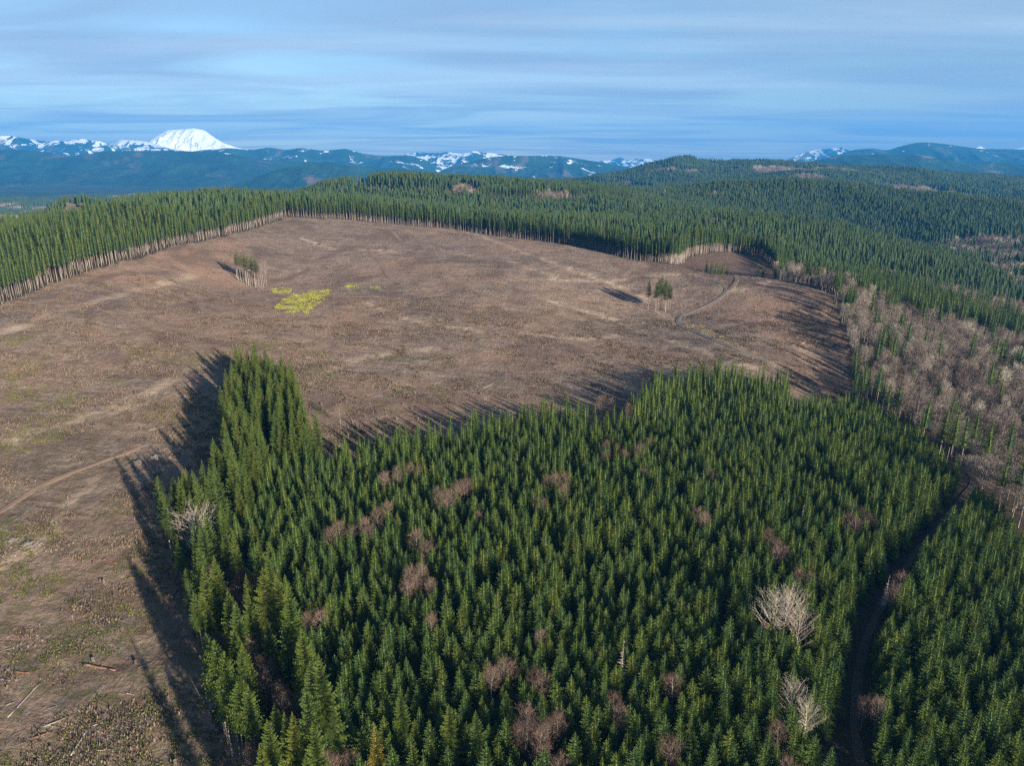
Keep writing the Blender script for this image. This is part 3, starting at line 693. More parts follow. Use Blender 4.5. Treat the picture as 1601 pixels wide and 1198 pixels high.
for i in range(5): proto('bare_wood', *branchy(18, 2.9, .40, g, 12, 2, 620, 1.9, .055, .19), M['alder_bark'], M['grey_twigs'])
for i in range(3): proto('bare_far', *branchy(16, 3.4, .30, g, 8, 1, 160, 2.4, .20, .2), M['alder_bark'], M['grey_twigs'])
# ------------------------------------------------------------------ instancing for uncountable stands
def proto_objs(col_name, meshes):
    c = bpy.data.collections.new(col_name)
    for i, m_ in enumerate(meshes):
        o = bpy.data.objects.new('%s_%02d' % (col_name, i), m_); c.objects.link(o)
    return c
_groups = {}
def gn_tree(col):
    if col.name in _groups: return _groups[col.name]
    t = bpy.data.node_groups.new('scatter_' + col.name, 'GeometryNodeTree')
    t.interface.new_socket('Geometry', in_out='INPUT', socket_type='NodeSocketGeometry')
    t.interface.new_socket('Geometry', in_out='OUTPUT', socket_type='NodeSocketGeometry')
    gi = t.nodes.new('NodeGroupInput'); go = t.nodes.new('NodeGroupOutput')
    ci = t.nodes.new('GeometryNodeCollectionInfo'); ci.inputs['Collection'].default_value = col
    ci.inputs['Separate Children'].default_value = True; ci.inputs['Reset Children'].default_value = True
    ip = t.nodes.new('GeometryNodeInstanceOnPoints'); ip.inputs['Pick Instance'].default_value = True
    def na(nm, typ):
        n = t.nodes.new('GeometryNodeInputNamedAttribute'); n.data_type = typ; n.inputs['Name'].default_value = nm; return n
    t.links.new(gi.outputs[0], ip.inputs['Points']); t.links.new(ci.outputs[0], ip.inputs['Instance'])
    a = na('pick', 'INT'); t.links.new(a.outputs[0], ip.inputs['Instance Index'])
    a = na('turn', 'FLOAT_VECTOR'); 
    er = t.nodes.new('FunctionNodeEulerToRotation'); t.links.new(a.outputs[0], er.inputs[0]); t.links.new(er.outputs[0], ip.inputs['Rotation'])
    a = na('size', 'FLOAT_VECTOR'); t.links.new(a.outputs[0], ip.inputs['Scale'])
    t.links.new(ip.outputs[0], go.inputs[0])
    _groups[col.name] = t; return t
def scatter(name, col, xyz, turn, size, pick, kind='stuff', label=None):
    me = bpy.data.meshes.new(name); n = len(xyz); me.vertices.add(n); me.vertices.foreach_set('co', np.asarray(xyz, np.float32).ravel())
    for nm, ty, arr, f in (('turn', 'FLOAT_VECTOR', turn, 'vector'), ('size', 'FLOAT_VECTOR', size, 'vector'), ('pick', 'INT', pick, 'value')):
        at = me.attributes.new(nm, ty, 'POINT'); at.data.foreach_set(f, np.ascontiguousarray(arr, np.int32 if ty == 'INT' else np.float32).ravel())
    o = add(name, me, kind=kind, label=label)
    md = o.modifiers.new('scatter', 'NODES'); md.node_group = gn_tree(col)
    return o
COLS = {k: proto_objs(k + '_protos', [p[2] for p in v]) for k, v in PROTO.items()}

# ------------------------------------------------------------------ where trees grow
def jitter_grid(x0, x1, y0, y1, s, seed, jit=.42):
    g_ = np.random.default_rng(seed)
    xs = np.arange(x0, x1, s); ys = np.arange(y0, y1, s * .87)
    X, Y = np.meshgrid(xs, ys); X = X + (np.arange(len(ys)) % 2)[:, None] * s * .5
    X = X + g_.uniform(-jit, jit, X.shape) * s; Y = Y + g_.uniform(-jit, jit, Y.shape) * s
    return X.ravel(), Y.ravel()
def in_view(x, y, z, m=90, h=30):
    px, py, f = project(x, y, z); pt, pyt, _ = project(x, y, z + h)
    return (px > -m) & (px < 1601 + m) & (pyt < 1198 + m * 1.6) & (f > 20)
PLANT_E = H([(1243,604),(1270,600),(1330,604),(1420,640),(1470,690),(1560,760),(1640,830),(1900,1000)], 13)
PLANT = plant_top[3:] + [H([(470,640)], 17)[0]] + strip_r + left_edge + [(-60,60),(400,60)] + PLANT_E[::-1]

ALD = [(480,965),(500,960),(515,830),(530,820),(550,830),(570,815),(590,800),(605,790),(577,828),(600,745),(620,735),(640,730),(655,735),(688,775),(700,770),(715,760),(730,755),(748,805),
 (650,835),(665,850),(640,890),(650,902),(635,915),(672,910),(660,885),(675,965),(870,745),(855,750),(882,762),(850,787),(940,625),(955,628),(985,640),(965,700),(980,712),(1000,702),(1015,692),(950,712),
 (1120,745),(1215,850),(1230,860),(1205,832),(1350,800),(1342,815),(1362,812),(845,990),(835,1052),(848,1062),(800,1040),(825,1112),(842,1142),(822,1130),(812,1147),(788,1035),(872,1120),(847,1172),(870,1190),
 (970,1110),(1052,1160),(1055,1060),(1400,920),(1412,902),(1355,1095),(1377,1095),(1220,1135),(1235,1190),(1250,895),(1190,985),(530,640),(1090,800),(1010,740),(470,1090),(410,1060),(440,1090),(395,1165),(430,1175),
 (340,905),(355,895),(350,925),(372,960),(330,840),(395,905),(500,1175),(520,1185),(545,1180),(345,858),(352,872),(362,888),(375,935),(385,952),(366,915),(346,940),(380,980),(398,1000),(420,1042),(436,1072),(340,1000),(372,1010),(408,1030),(322,900),(450,1130),(460,1165)]
COT = [(300,790,21),(1213,925,17),(1234,918,18),(1254,950,16),(1240,1062,12),(1266,1095,12),(1545,718,14),(1525,712,13)]
BIG = [(362,705,26,'a'),(405,842,22,'b'),(418,868,22,'b'),(432,898,23,'b'),(304,859,23,'a'),(334,870,24,'a'),(316,884,24,'a'),(358,923,22,'a'),(366,940,22,'a'),(408,888,27,'a'),(449,916,28,'a'),
       (499,1022,28,'a'),(484,1034,26,'a'),(472,985,22,'b'),(270,745,22,'a'),(290,732,21,'a'),(320,740,20,'a'),(385,545,20,'a'),(420,560,20,'a'),(455,572,17,'a'),(300,735,21,'a'),(418,1125,22,'a'),(232,0,0,'x'),
       (372,590,19,'a'),(352,640,17,'a'),(225,0,0,'x'),(625,1078,17,'a'),(745,1112,17,'a'),(700,1100,16,'a')]
BARE = [(260,844,248,745),(267,862,258,770),(283,908,274,838),(320,1037,301,925),(328,1030,318,930),(347,1139,327,1000),(357,1165,337,1003),(352,1150,354,1000),(376,1190,357,1080),(392,1205,381,1065),
        (404,1215,398,1072),(276,880,262,800),(289,935,276,850),(303,975,290,890),(310,1005,299,905),(338,1105,322,990),(364,1185,346,1060),(384,1200,368,1075),(270,872,254,785),(340,1080,345,1005),(372,1180,368,1022)]
taken = []
def tree_thing(kind, name, x, y, s, rz, label, cat='tree', group=None, variant=None, sx=None, z=None, first={}):
    vs = PROTO[kind]; v = vs[rnd.randrange(len(vs)) if variant is None else variant % len(vs)]
    z = float(zat(x, y)[0]) if z is None else z
    sx = s if sx is None else sx
    root = bpy.data.objects.new(name, None); root.location = (x, y, z - .1); root.rotation_euler = (rnd.uniform(-.02, .02), rnd.uniform(-.02, .02), rz); root.scale = (sx, sx, s)
    root.empty_display_size = .5
    root['label'] = label; root['category'] = cat
    if group: root['group'] = group
    COL.objects.link(root)
    for nm, m_ in (('trunk', v[0]), ('crown', v[1])):
        c = bpy.data.objects.new(nm, m_); c.parent = root; COL.objects.link(c)
    return root
def side_word(px, py):
    return ('left' if px < 530 else 'middle' if px < 1070 else 'right')
def ordw(n):
    return '%d%s' % (n, 'th' if 10 <= n % 100 <= 20 else {1: 'st', 2: 'nd', 3: 'rd'}.get(n % 10, 'th'))
def row_labels(px, py, step, fmt):
    """fmt(row, place in the row) for every thing; rows are counted up from the bottom of the photograph"""
    px = np.asarray(px); py = np.asarray(py); o = np.argsort(-py); out = [''] * len(px)
    for r_ in range(0, len(o), step):
        row = o[r_:r_ + step]
        for k_, i_ in enumerate(row[np.argsort(px[row])]): out[i_] = fmt(ordw(r_ // step + 1), ordw(k_ + 1))
    return out
# named single trees
for px, py, h, k in BIG:
    if k == 'x': continue
    x, y = hit(px, py, h); taken.append((x, y, 3.0))
    gold_ = k == 'b'
    lab = {362: 'broad light green fir standing tallest at the bend of the left forest edge', 449: 'big drooping fir with a wide crown inside the lower left forest edge',
           499: 'large pale green fir near the bottom left with the widest crown', 484: 'large fir pressed against the left side of the widest crowned fir',
           385: 'green fir at the very tip of the narrow strip pointing into the clearcut', 408: 'large dark green fir just below the yellowish row of firs'}.get(px)
    rk_ = sorted([q for q in BIG if q[3] == k], key=lambda q: q[1]).index((px, py, h, k)) + 1
    if not lab: lab = ('yellowish green fir in the short slanting row at the plantation edge, %s from its top' if gold_ else 'large full crowned green fir on the left forest edge, %s counted downwards') % ordw(rk_)
    tree_thing('edge', 'edge_fir', x, y, h / 26, rnd.uniform(0, 6), lab, 'tree', 'big firs along the left forest edge', sx=h / 26 * rnd.uniform(.85, 1.05))
for bx, by, tx, ty in BARE:
    x, y = hit(bx, by); z = float(zat(x, y)[0]); h = height_for(x, y, z, ty); taken.append((x, y, 2.0))
    tree_thing('bare_trunk', 'bare_trunk_fir', x, y, h / 26, rnd.uniform(0, 6), 'fir with long bare pale trunk on the left forest edge, %s counted downwards' % ordw(sorted(q[1] for q in BARE).index(by) + 1), 'tree', 'bare trunked firs on the left forest edge', sx=h / 26 * .85)
for k, (px, py, h) in enumerate(COT):
    x, y = hit(px, py, h); taken.append((x, y, (5.5 if k == 0 else 4.6) if h > 14 else 3.0)); taken.append((x, y - 4, 3.2 if h > 14 else 2.0))
    lab = ['big pale leafless cottonwood with spreading branches on the left forest edge', 'pale leafless cottonwood, left one of the white trio in the right plantation',
           'pale leafless cottonwood, tallest middle one of the white trio in the plantation', 'pale leafless cottonwood, lowest right one of the white trio',
           'small pale leafless tree just above another one near the dark track', 'small pale leafless tree with bright branches left of the dark track near the bottom',
           'bare pale tree beside the clearing at the top of the dark track', 'smaller bare pale tree left of its twin beside the track clearing'][k]
    tree_thing('cotton', 'bare_cottonwood', x, y, h / 20, rnd.uniform(0, 6), lab, 'tree', sx=h / 20 * (.95 if k else 1.0))
for k, (px, py, h) in enumerate([(583, 1135, 17), (1125, 778, 13), (1468, 0, 0)]):
    if h:
        x, y = hit(px, py, h); taken.append((x, y, 2.0))
        tree_thing('golden', 'golden_conifer', x, y, h / 15, 1.0, ['golden yellow conifer at the bottom edge left of centre', 'small bright yellow conifer among green firs right of centre'][k])
ALAB = row_labels([q[0] for q in ALD], [q[1] for q in ALD], 10, lambda a_, b_: '%s row from the bottom, %s from the left' % (a_, b_))
for k, (px, py) in enumerate(ALD):
    h = rnd.uniform(9.5, 13); x, y = hit(px, py - 8, h); 
    for rep in range(2 if rnd.random() < .35 else 1):
        xx, yy = x + rep * rnd.uniform(-4, 4), y + rep * rnd.uniform(-4, 4); taken.append((xx, yy, 1.9))
        tree_thing('alder', 'leafless_alder', xx, yy, h / 13.5, rnd.uniform(0, 6), 'brown leafless alder among firs, %s%s' % (ALAB[k], ', twin behind' if rep else ''),
                   'tree', 'leafless alders among the plantation firs', sx=h / 13.5 * rnd.uniform(.85, 1.15))
# the two clumps left standing in the clearcut
c1 = [(386,444,370,395),(392,447,0,399),(397,448,0,401),(402,449,0,404),(407,451,0,405),(412,449,0,402),(417,447,0,404),(373,439,0,393),(377,441,0,394),(381,443,0,396),(389,446,0,400),(395,446,0,402),(400,450,0,407),(405,449,0,408),(410,452,0,410),(384,440,0,398),(398,444,0,405),(371,436,0,396),(414,444,0,408)]
for k, (bx, by, _, ty) in enumerate(c1):
    x, y = hit(bx, by); z = float(zat(x, y)[0]); h = height_for(x, y, z, ty)
    if bx > 402 and k % 4: t_ = 'bare_wood'
    else: t_ = 'clump'
    b0 = {'bare_wood': 18, 'clump': 26}[t_]
    tree_thing(t_, 'clump_tree', x, y, h / b0, rnd.uniform(0, 6), ('thin leafless trunk' if t_ == 'bare_wood' else 'slim fir with green top') + ' in the clump above the yellow patch, %s from left' % (['1st', '2nd', '3rd'] + ['%dth' % q for q in range(4, 30)])[sorted(range(len(c1)), key=lambda q: c1[q][0]).index(k)],
               'tree', 'isolated clump of trees left in the clearcut', sx=h / b0 * (.85 if t_ == 'clump' else .55))
c2 = [(1013,485,438,'bare_trunk'),(1028,490,434,'bare_trunk'),(1032,487,431,'bare_trunk'),(1038,484,436,'bare_trunk'),(1044,485,441,'bare_trunk'),(1036,488,450,'bare_wood'),(1025,488,441,'bare_trunk'),(1040,489,446,'bare_trunk'),(1047,487,447,'bare_trunk'),(1048,483,455,'bare_wood'),(1041,487,452,'bare_wood')]
for k, (bx, by, ty, t_) in enumerate(c2):
    x, y = hit(bx, by); z = float(zat(x, y)[0]); h = height_for(x, y, z, ty); b0 = {'bare_wood': 18, 'bare_trunk': 26}[t_]
    tree_thing(t_, 'clump_tree', x, y, h / b0, rnd.uniform(0, 6), ['lone slim fir at the left of the small clump beside the road bend', 'fir with long white trunk in front of the clump beside the road bend', 'tallest dark topped fir in the clump beside the road bend',
               'fir with full top right of the tallest in the clump by the road bend', 'rightmost green fir in the clump beside the road bend', 'thin leafless tree low in the clump by the road bend', 'slim fir left of the white trunked fir in the clump by the road bend', 'lower fir in the middle of the clump by the road bend', 'lower fir near the right side of the clump by the road bend', 'rightmost thin leafless tree in the clump by the road bend', 'thin leafless trunk between firs in the clump by the road bend'][k],
               'tree', 'small clump of trees beside the road bend', sx=h / b0 * (1.05 if t_ == 'bare_trunk' else .6))
for k, (px, py, h) in enumerate([(974, 1003, 13), (1258, 790, 11), (1391, 900, 12), (1440, 706, 11)]):
    x, y = hit(px, py, h); taken.append((x, y, 1.6))
    tree_thing('dead', 'dead_fir', x, y, h / 13, k, ['grey dead fir with bare drooping twigs near the bottom, right of centre', 'small pale dead fir among green firs in the right plantation', 'pale dead fir on the left rim of the dark track', 'bleached dead fir at the right rim of the plantation below the bare wood'][k])
for k, (bx, by, ty) in enumerate([(1322, 492, 455), (1327, 506, 466), (1333, 520, 476), (1325, 478, 448), (1345, 592, 548), (1352, 600, 560), (1341, 582, 545), (1330, 535, 495)]):
    x, y = hit(bx, by); z = float(zat(x, y)[0]); h = max(12.0, min(27.0, height_for(x, y, z, ty)))
    tree_thing('edge', 'border_fir', x, y, h / 26, rnd.uniform(0, 6), 'full green fir on the right border of the clearcut, %s counted downwards' % ordw(sorted([478, 492, 506, 520, 535, 582, 592, 600]).index(by) + 1), 'tree', 'firs between the clearcut and the bare wood', sx=h / 26 * .9)
for k, (bx, by) in enumerate([(1104,427),(1112,426),(1119,428),(1124,427),(1129,430),(1136,431),(1184,438),(1191,440),(1210,444),(1216,445)]):
    x, y = PT(bx, by + 4, 678 + rnd.uniform(-8, 12))[:2]; h = rnd.uniform(7, 14)
    tree_thing('young', 'small_fir', x, y, h / 12, rnd.uniform(0, 6), 'small fir behind the ridge before the dark second cut, %s from the left' % ordw(k + 1), 'tree', 'small firs before the second cut', sx=h / 12)
TK = np.array(taken)
def not_taken(x, y):
    ok = np.ones(len(x), bool)
    for a, b, r in TK: ok &= np.hypot(x - a, y - b) > r
    return ok

# young plantation
X, Y = jitter_grid(-150, 420, 60, 520, 3.6, 5)
Z = zat(X, Y)
ok = inpoly(X, Y, PLANT) & ~inpoly(X, Y, CUT) & in_view(X, Y, Z, 160, 16)
gd = segdist(X, Y, GAP); ok &= (gd > 4.0) & (np.hypot(X - LANDING[0], Y - LANDING[1]) > 8)
ok &= ~inpoly(X, Y, DECID)
X, Y, Z = X[ok], Y[ok], Z[ok]; ok = not_taken(X, Y) & (rng.random(len(X)) > .03) & (fbm(X / 12, Y / 12, 2, 91) < .80); X, Y, Z = X[ok], Y[ok], Z[ok]
strip_d = segdist(X, Y, strip_r + left_edge)
sc = (0.64 + .38 * fbm(X / 35, Y / 35, 3, 71)) * rng.uniform(.76, 1.18, len(X)) * (1 + .30 * smooth(16, 3, strip_d))
sc *= 1 + .12 * smooth(30, 90, X)
wd = sc * rng.uniform(.78, 1.28, len(X))
tope = segdist(X, Y, plant_top[3:]); sc *= 1 + .50 * smooth(18, 6, tope)
rim = (segdist(X, Y, left_edge) < 4.2) & (rng.random(len(X)) < .8); X, Y, Z, sc, wd, strip_d = (q[~rim] for q in (X, Y, Z, sc, wd, strip_d))
big = (strip_d < 14) & (rng.random(len(X)) < np.where((Y < 232) & (strip_d > 3.5), .42, .85)); drop = (strip_d < 14) & ~big
EX, EY, EZ = X[big], Y[big], Z[big]
X, Y, Z, sc, wd, strip_d = (q[~(big | drop)] for q in (X, Y, Z, sc, wd, strip_d))
es = rng.uniform(.66, 1.0, len(EX)); epx, epy, ef = project(EX, EY, EZ + 12)
for i, lab in enumerate(row_labels(epx, epy, 12, lambda a_, b_: '%s row up, %s from the left' % (a_, b_))):
    outer = float(segdist(EX[i:i + 1], EY[i:i + 1], left_edge)[0]) < 4.5
    tree_thing('bare_trunk' if outer else 'edge', 'edge_fir', EX[i], EY[i], es[i], rnd.uniform(0, 6.28), ('tall fir with bare lower trunk, left strip, ' if outer else 'tall green fir, left forest strip, ') + lab, 'tree', 'tall firs of the left forest strip', sx=es[i] * rnd.uniform(.68, .9), z=float(EZ[i]))
print('strip', len(EX))
px, py, f = project(X, Y, Z + 8)
vis = (px > -5) & (px < 1606) & (py < 1215)
score = np.where(vis, f, 1e9); near = np.argsort(score)[:300]
isn = np.zeros(len(X), bool); isn[near] = True
NL = dict(zip(near, row_labels(px[near], py[near], 25, lambda a_, b_: '%s row up, %s from the left' % (a_, b_))))
for i in near:
    right = X[i] > np.interp(Y[i], [q[1] for q in GAP[::-1]], [q[0] for q in GAP[::-1]])
    lab = ('young green fir right of the dark track, ' if right else 'young plantation fir near the bottom edge, ') + NL[i]
    tree_thing('young', 'plantation_fir', X[i], Y[i], sc[i], rnd.uniform(0, 6.28), lab, 'tree', 'young firs right of the dark track' if right else 'young firs at the bottom of the large plantation', sx=wd[i], z=float(Z[i]))
def tree_scatter(name, kinds, x, y, z, s, w, seed, label=None):
    if len(x) == 0: return
    g_ = np.random.default_rng(seed)
    n = len(x); turn = np.c_[g_.normal(0, .02, n), g_.normal(0, .02, n), g_.uniform(0, 6.28, n)]
    scatter(name, COLS[kinds], np.c_[x, y, z - .1], turn, np.c_[w, w, s], g_.integers(0, len(PROTO[kinds]), n), label=label)
rest = ~isn; nearf = rest & (f < 330)
tree_scatter('plantation_firs', 'young', X[nearf], Y[nearf], Z[nearf], sc[nearf], wd[nearf], 1)
farf = rest & (f >= 330)
tree_scatter('far_plantation_firs', 'young_far', X[farf], Y[farf], Z[farf], sc[farf], wd[farf], 2)
print('plantation', len(X))

# mature forest and leafless woods within 2200 m
def region_forest(x, y):
    no = inpoly(x, y, CUT) | inpoly(x, y, PLANT) | inpoly(x, y, CUT2) | inpoly(x, y, CUT3) | (segdist(x, y, GAP) < 5)
    for q in FIELD: no |= inpoly(x, y, q)
    return ~no
def is_decid(x, y):
    d = inpoly(x, y, DECID) | inpoly(x, y, DECID2) | inpoly(x, y, DECID3)
    for q in REDP: d |= inpoly(x, y, q)
    r = np.hypot(x, y)
    n = fbm(x / 130, y / 130, 3, 55); thr = np.where((x > 250) | (r > 1150), .69, .9)
    return d | (n > thr)
x1, y1 = jitter_grid(-1500, 1600, 150, 2200, 6.4, 9)
r1 = np.hypot(x1, y1); keep = (np.abs(np.arctan2(x1, y1)) < R(41)) & (r1 < 2150); x1, y1 = x1[keep], y1[keep]
keep = region_forest(x1, y1); x1, y1 = x1[keep], y1[keep]
edge_line = far_left + back
CUT3_BACK = H([(1055,418),(1075,403),(1110,396),(1150,395),(1190,403),(1210,422)])
ed0 = segdist(x1, y1, edge_line); x1, y1 = x1[ed0 > 9], y1[ed0 > 9]
ge = np.random.default_rng(91); ex_, ey_ = [], []
for (ax, ay), (bx, by) in list(zip(edge_line[:-1], edge_line[1:])) + list(zip(CUT3_BACK[:-1], CUT3_BACK[1:])):
    l_ = math.hypot(bx - ax, by - ay); nx_, ny_ = -(by - ay) / l_, (bx - ax) / l_
    for row in (.6, 3.6, 6.8):
        n_ = int(l_ / 3.3); t_ = (np.arange(n_) + ge.uniform(.1, .9, n_)) / n_; o_ = row + ge.uniform(-.6, 1.8, n_)
        ex_.append(ax + (bx - ax) * t_ + nx_ * o_); ey_.append(ay + (by - ay) * t_ + ny_ * o_)
x1 = np.r_[x1, np.concatenate(ex_)]; y1 = np.r_[y1, np.concatenate(ey_)]
keep = ~inpoly(x1, y1, CUT) & ~inpoly(x1, y1, CUT3); x1, y1 = x1[keep], y1[keep]
z1 = zat(x1, y1); keep = in_view(x1, y1, z1, 120, 30) & (rng.random(len(x1)) > .04); x1, y1, z1 = x1[keep], y1[keep], z1[keep]
dec = is_decid(x1, y1) & (segdist(x1, y1, edge_line) > 8) & (rng.random(len(x1)) > .04) & ~((fbm(x1 / 28, y1 / 28, 2, 81) > .70) & (x1 > 150))
red_only = np.zeros(len(x1), bool)
for q in REDP: red_only |= inpoly(x1, y1, q)
ed = segdist(x1, y1, far_left + back + ridge + [hit(1345, 600)])
ed = np.minimum(ed, segdist(x1, y1, CUT3)); ed = np.minimum(ed, segdist(x1, y1, CUT2 + [CUT2[0]]))
s1_ = (0.76 + .36 * fbm(x1 / 90, y1 / 90, 3, 33)) * rng.uniform(.78, 1.14, len(x1)); w1_ = s1_ * rng.uniform(.85, 1.2, len(x1))
edl = segdist(x1, y1, edge_line); s1_ *= 1 - .16 * smooth(14, 6, edl); w1_ *= 1 - .30 * smooth(10, 7, edl)
px1, py1, f1 = project(x1, y1, z1 + 14)
con = ~dec
edge = con & (ed < 9)
vis = edge & (px1 > 0) & (px1 < 1601)
order = np.argsort(np.where(vis, f1, 1e9))[:300]; ind = np.zeros(len(x1), bool); ind[order] = True; ind &= vis
ids = np.nonzero(ind)[0]; TL = dict(zip(ids[np.argsort(px1[ids])], range(1, 400)))
for i in ids:
    where = 'left edge of the clearcut' if x1[i] < -150 else ('back edge of the clearcut' if px1[i] < 1060 else 'right edge of the clearcut')
    tree_thing('tall', 'tall_fir', x1[i], y1[i], s1_[i], rnd.uniform(0, 6.28), 'tall bare trunked fir on the ' + where + ', %s from the left' % ordw(TL[i]), 'tree', 'tall firs along the ' + where, sx=w1_[i], z=float(z1[i]))
m_ = edge & ~ind; tree_scatter('edge_firs', 'tall', x1[m_], y1[m_], z1[m_], s1_[m_], w1_[m_], 3)
inner = con & (ed >= 9)
m_ = inner & ((ed < 22) | (f1 < 720)); tree_scatter('second_row_firs', 'tall', x1[m_], y1[m_], z1[m_], s1_[m_], w1_[m_], 4)
m_ = inner & (ed >= 22) & (f1 >= 720) & (f1 < 1100); tree_scatter('forest', 'tall_dense', x1[m_], y1[m_], z1[m_], s1_[m_], w1_[m_], 5)
m_ = inner & (ed >= 22) & (f1 >= 1100); tree_scatter('far_forest', 'tall_dense', x1[m_], y1[m_], z1[m_], s1_[m_], w1_[m_] * 1.15, 6)
vis = dec & (px1 > 0) & (px1 < 1601) & ~red_only & (f1 < 900)
order = np.argsort(np.where(vis, f1, 1e9))[:280]; indd = np.zeros(len(x1), bool); indd[order] = True; indd &= vis
sd = s1_ * rng.uniform(.68, 1.2, len(x1)); dec &= rng.random(len(x1)) > .14
ids = np.nonzero(indd)[0]; DL = dict(zip(ids, row_labels(px1[ids], py1[ids], 20, lambda a_, b_: '%s row up, %s from the left' % (a_, b_))))
for i in ids:
    tree_thing('bare_wood', 'leafless_tree', x1[i], y1[i], sd[i], rnd.uniform(0, 6.28), 'leafless tree in the right bare wood, ' + DL[i], 'tree', 'leafless trees of the bare wood on the right', sx=w1_[i], z=float(z1[i]))
m_ = dec & ~indd & (f1 < 800) & ~red_only; tree_scatter('bare_woodland', 'bare_wood', x1[m_], y1[m_], z1[m_], sd[m_], w1_[m_], 7)
m_ = dec & ~indd & (f1 >= 800) & ~red_only; tree_scatter('far_bare_woodland', 'bare_far', x1[m_], y1[m_], z1[m_], sd[m_], w1_[m_], 8)
m_ = dec & red_only; tree_scatter('young_brown_thicket', 'bare_far', x1[m_], y1[m_], z1[m_], sd[m_] * .4, w1_[m_] * .7, 18)
print('forest', inner.sum(), dec.sum())

# beyond 2150 m: patches of trees
def patch(kind, size, n, seed, mats, hs):
    g_ = np.random.default_rng(seed); V = []; F = []; Mi = []; k = 0
    for _ in range(n):
        if kind == 'fir':
            h = hs * g_.uniform(.65, 1.2); r = g_.uniform(3.2, 5.0); cx, cy = g_.uniform(-size / 2, size / 2, 2)
            z0 = h * .22; lev = 3
            for l in range(lev):
                zb = z0 + (h - z0) * l / lev; zt = zb + (h - z0) / lev * 1.5; rb = r * (1 - l / lev * .8)
                zt = min(zt, h) if l < lev - 1 else h
                a0 = g_.uniform(0, 6)
                ring = [(cx + rb * g_.uniform(.75, 1.15) * math.cos(a0 + a * 1.2566), cy + rb * g_.uniform(.75, 1.15) * math.sin(a0 + a * 1.2566), zb + g_.uniform(-.6, .6)) for a in range(5)]
                V += ring + [(cx, cy, zt)]
                F += [(k + a, k + (a + 1) % 5, k + 5) for a in range(5)]; Mi += [1] * 5; k += 6
            V += [(cx - .3, cy, -2), (cx + .3, cy, -2), (cx, cy, h)]; F.append((k, k + 1, k + 2)); Mi.append(0); k += 3
        else:
            h = hs * g_.uniform(.7, 1.1); cx, cy = g_.uniform(-size / 2, size / 2, 2)
            for q in range(26):
                p = np.array([cx, cy, h * .65]) + np.array([g_.normal() * 1.9, g_.normal() * 1.9, g_.normal() * h * .16])
                d = np.array([g_.normal(), g_.normal(), 1.5]); d /= np.linalg.norm(d); sdv = np.cross(d, g_.normal(size=3)); sdv /= np.linalg.norm(sdv)
                V += [tuple(p - sdv * .35), tuple(p + sdv * .35), tuple(p + d * 3.2)]; F.append((k, k + 1, k + 2)); Mi.append(1); k += 3
            V += [(cx - .3, cy, -2), (cx + .3, cy, -2), (cx, cy, h * .8)]; F.append((k, k + 1, k + 2)); Mi.append(0); k += 3
    return mesh_np(kind + '_patch', np.array(V), np.array(F), mats, Mi)
fp = proto_objs('fir_patch', [patch('fir', 34, 19, 100 + i, [M['bark_dark'], M['mature']], 27) for i in range(4)])
bp = proto_objs('bare_patch', [patch('bare', 34, 26, 200 + i, [M['alder_bark'], M['grey_twigs']], 16) for i in range(3)])
x2, y2 = jitter_grid(-4200, 4200, 1000, 5600, 30, 19)
r2 = np.hypot(x2, y2); keep = (np.abs(np.arctan2(x2, y2)) < R(41)) & (r2 < 5400) & (r2 > 2135); x2, y2 = x2[keep], y2[keep]
keep = region_forest(x2, y2); x2, y2 = x2[keep], y2[keep]; z2 = zat(x2, y2)
d2 = (fbm(x2 / 260, y2 / 260, 3, 57) > .60); d2 |= (z2 < -45) & (fbm(x2 / 210, y2 / 150, 3, 59) > .50); gap2 = (fbm(x2 / 170, y2 / 170, 2, 58) > .80) | ((z2 < -55) & (fbm(x2 / 240, y2 / 110, 2, 60) > .68))
g_ = np.random.default_rng(77)
for nm, colx, mk, nv in (('distant_forest', fp, ~d2 & ~gap2, 4), ('distant_bare_woodland', bp, d2 & ~gap2, 3)):
    n = mk.sum(); s = g_.uniform(.85, 1.1, n)
    # tilt each patch to lie along the slope under it
    e = 12.0; gx = (zat(x2[mk] + e, y2[mk]) - zat(x2[mk] - e, y2[mk])) / (2 * e); gy = (zat(x2[mk], y2[mk] + e) - zat(x2[mk], y2[mk] - e)) / (2 * e)
    scatter(nm, colx, np.c_[x2[mk], y2[mk], z2[mk] - .5], np.c_[np.arctan(gy), -np.arctan(gx), g_.integers(0, 4, n) * 0], np.c_[s, s, s], g_.integers(0, nv, n))
print('patches', len(x2))

# ------------------------------------------------------------------ slash, logs, stumps, shrubs in the clearcut
def stick_patch(n, size, lmin, lmax, r, seed, mat, lift=.3):
    g_ = np.random.default_rng(seed); s = Soup()
    for _ in range(n):
        c = np.array([*g_.uniform(-size, size, 2), g_.uniform(0, lift)]); a = g_.uniform(0, 3.14); l = g_.uniform(lmin, lmax)
        d = np.array([math.cos(a), math.sin(a), g_.normal(0, .16)]) * l / 2
        rr_ = r * g_.uniform(.4, 1.2); s.tube(c - d, c + d, rr_, rr_ * .5, 3)
    return soup_mesh('slash', s, [mat])
def tuft_patch(n, size, h, seed, mat, w=.25):
    g_ = np.random.default_rng(seed); s = Soup()
    for _ in range(n):
        c = np.array([*g_.normal(0, size * .6, 2), -.1])
        for k in range(5):
            a = g_.uniform(0, 6.28); t = np.array([math.cos(a) * h * .7, math.sin(a) * h * .7, h * g_.uniform(.5, 1.1)]); sd = np.array([-math.sin(a), math.cos(a), 0]) * w * h
            s.tri(c - sd, c + sd, c + t)
    return soup_mesh('tuft', s, [mat])
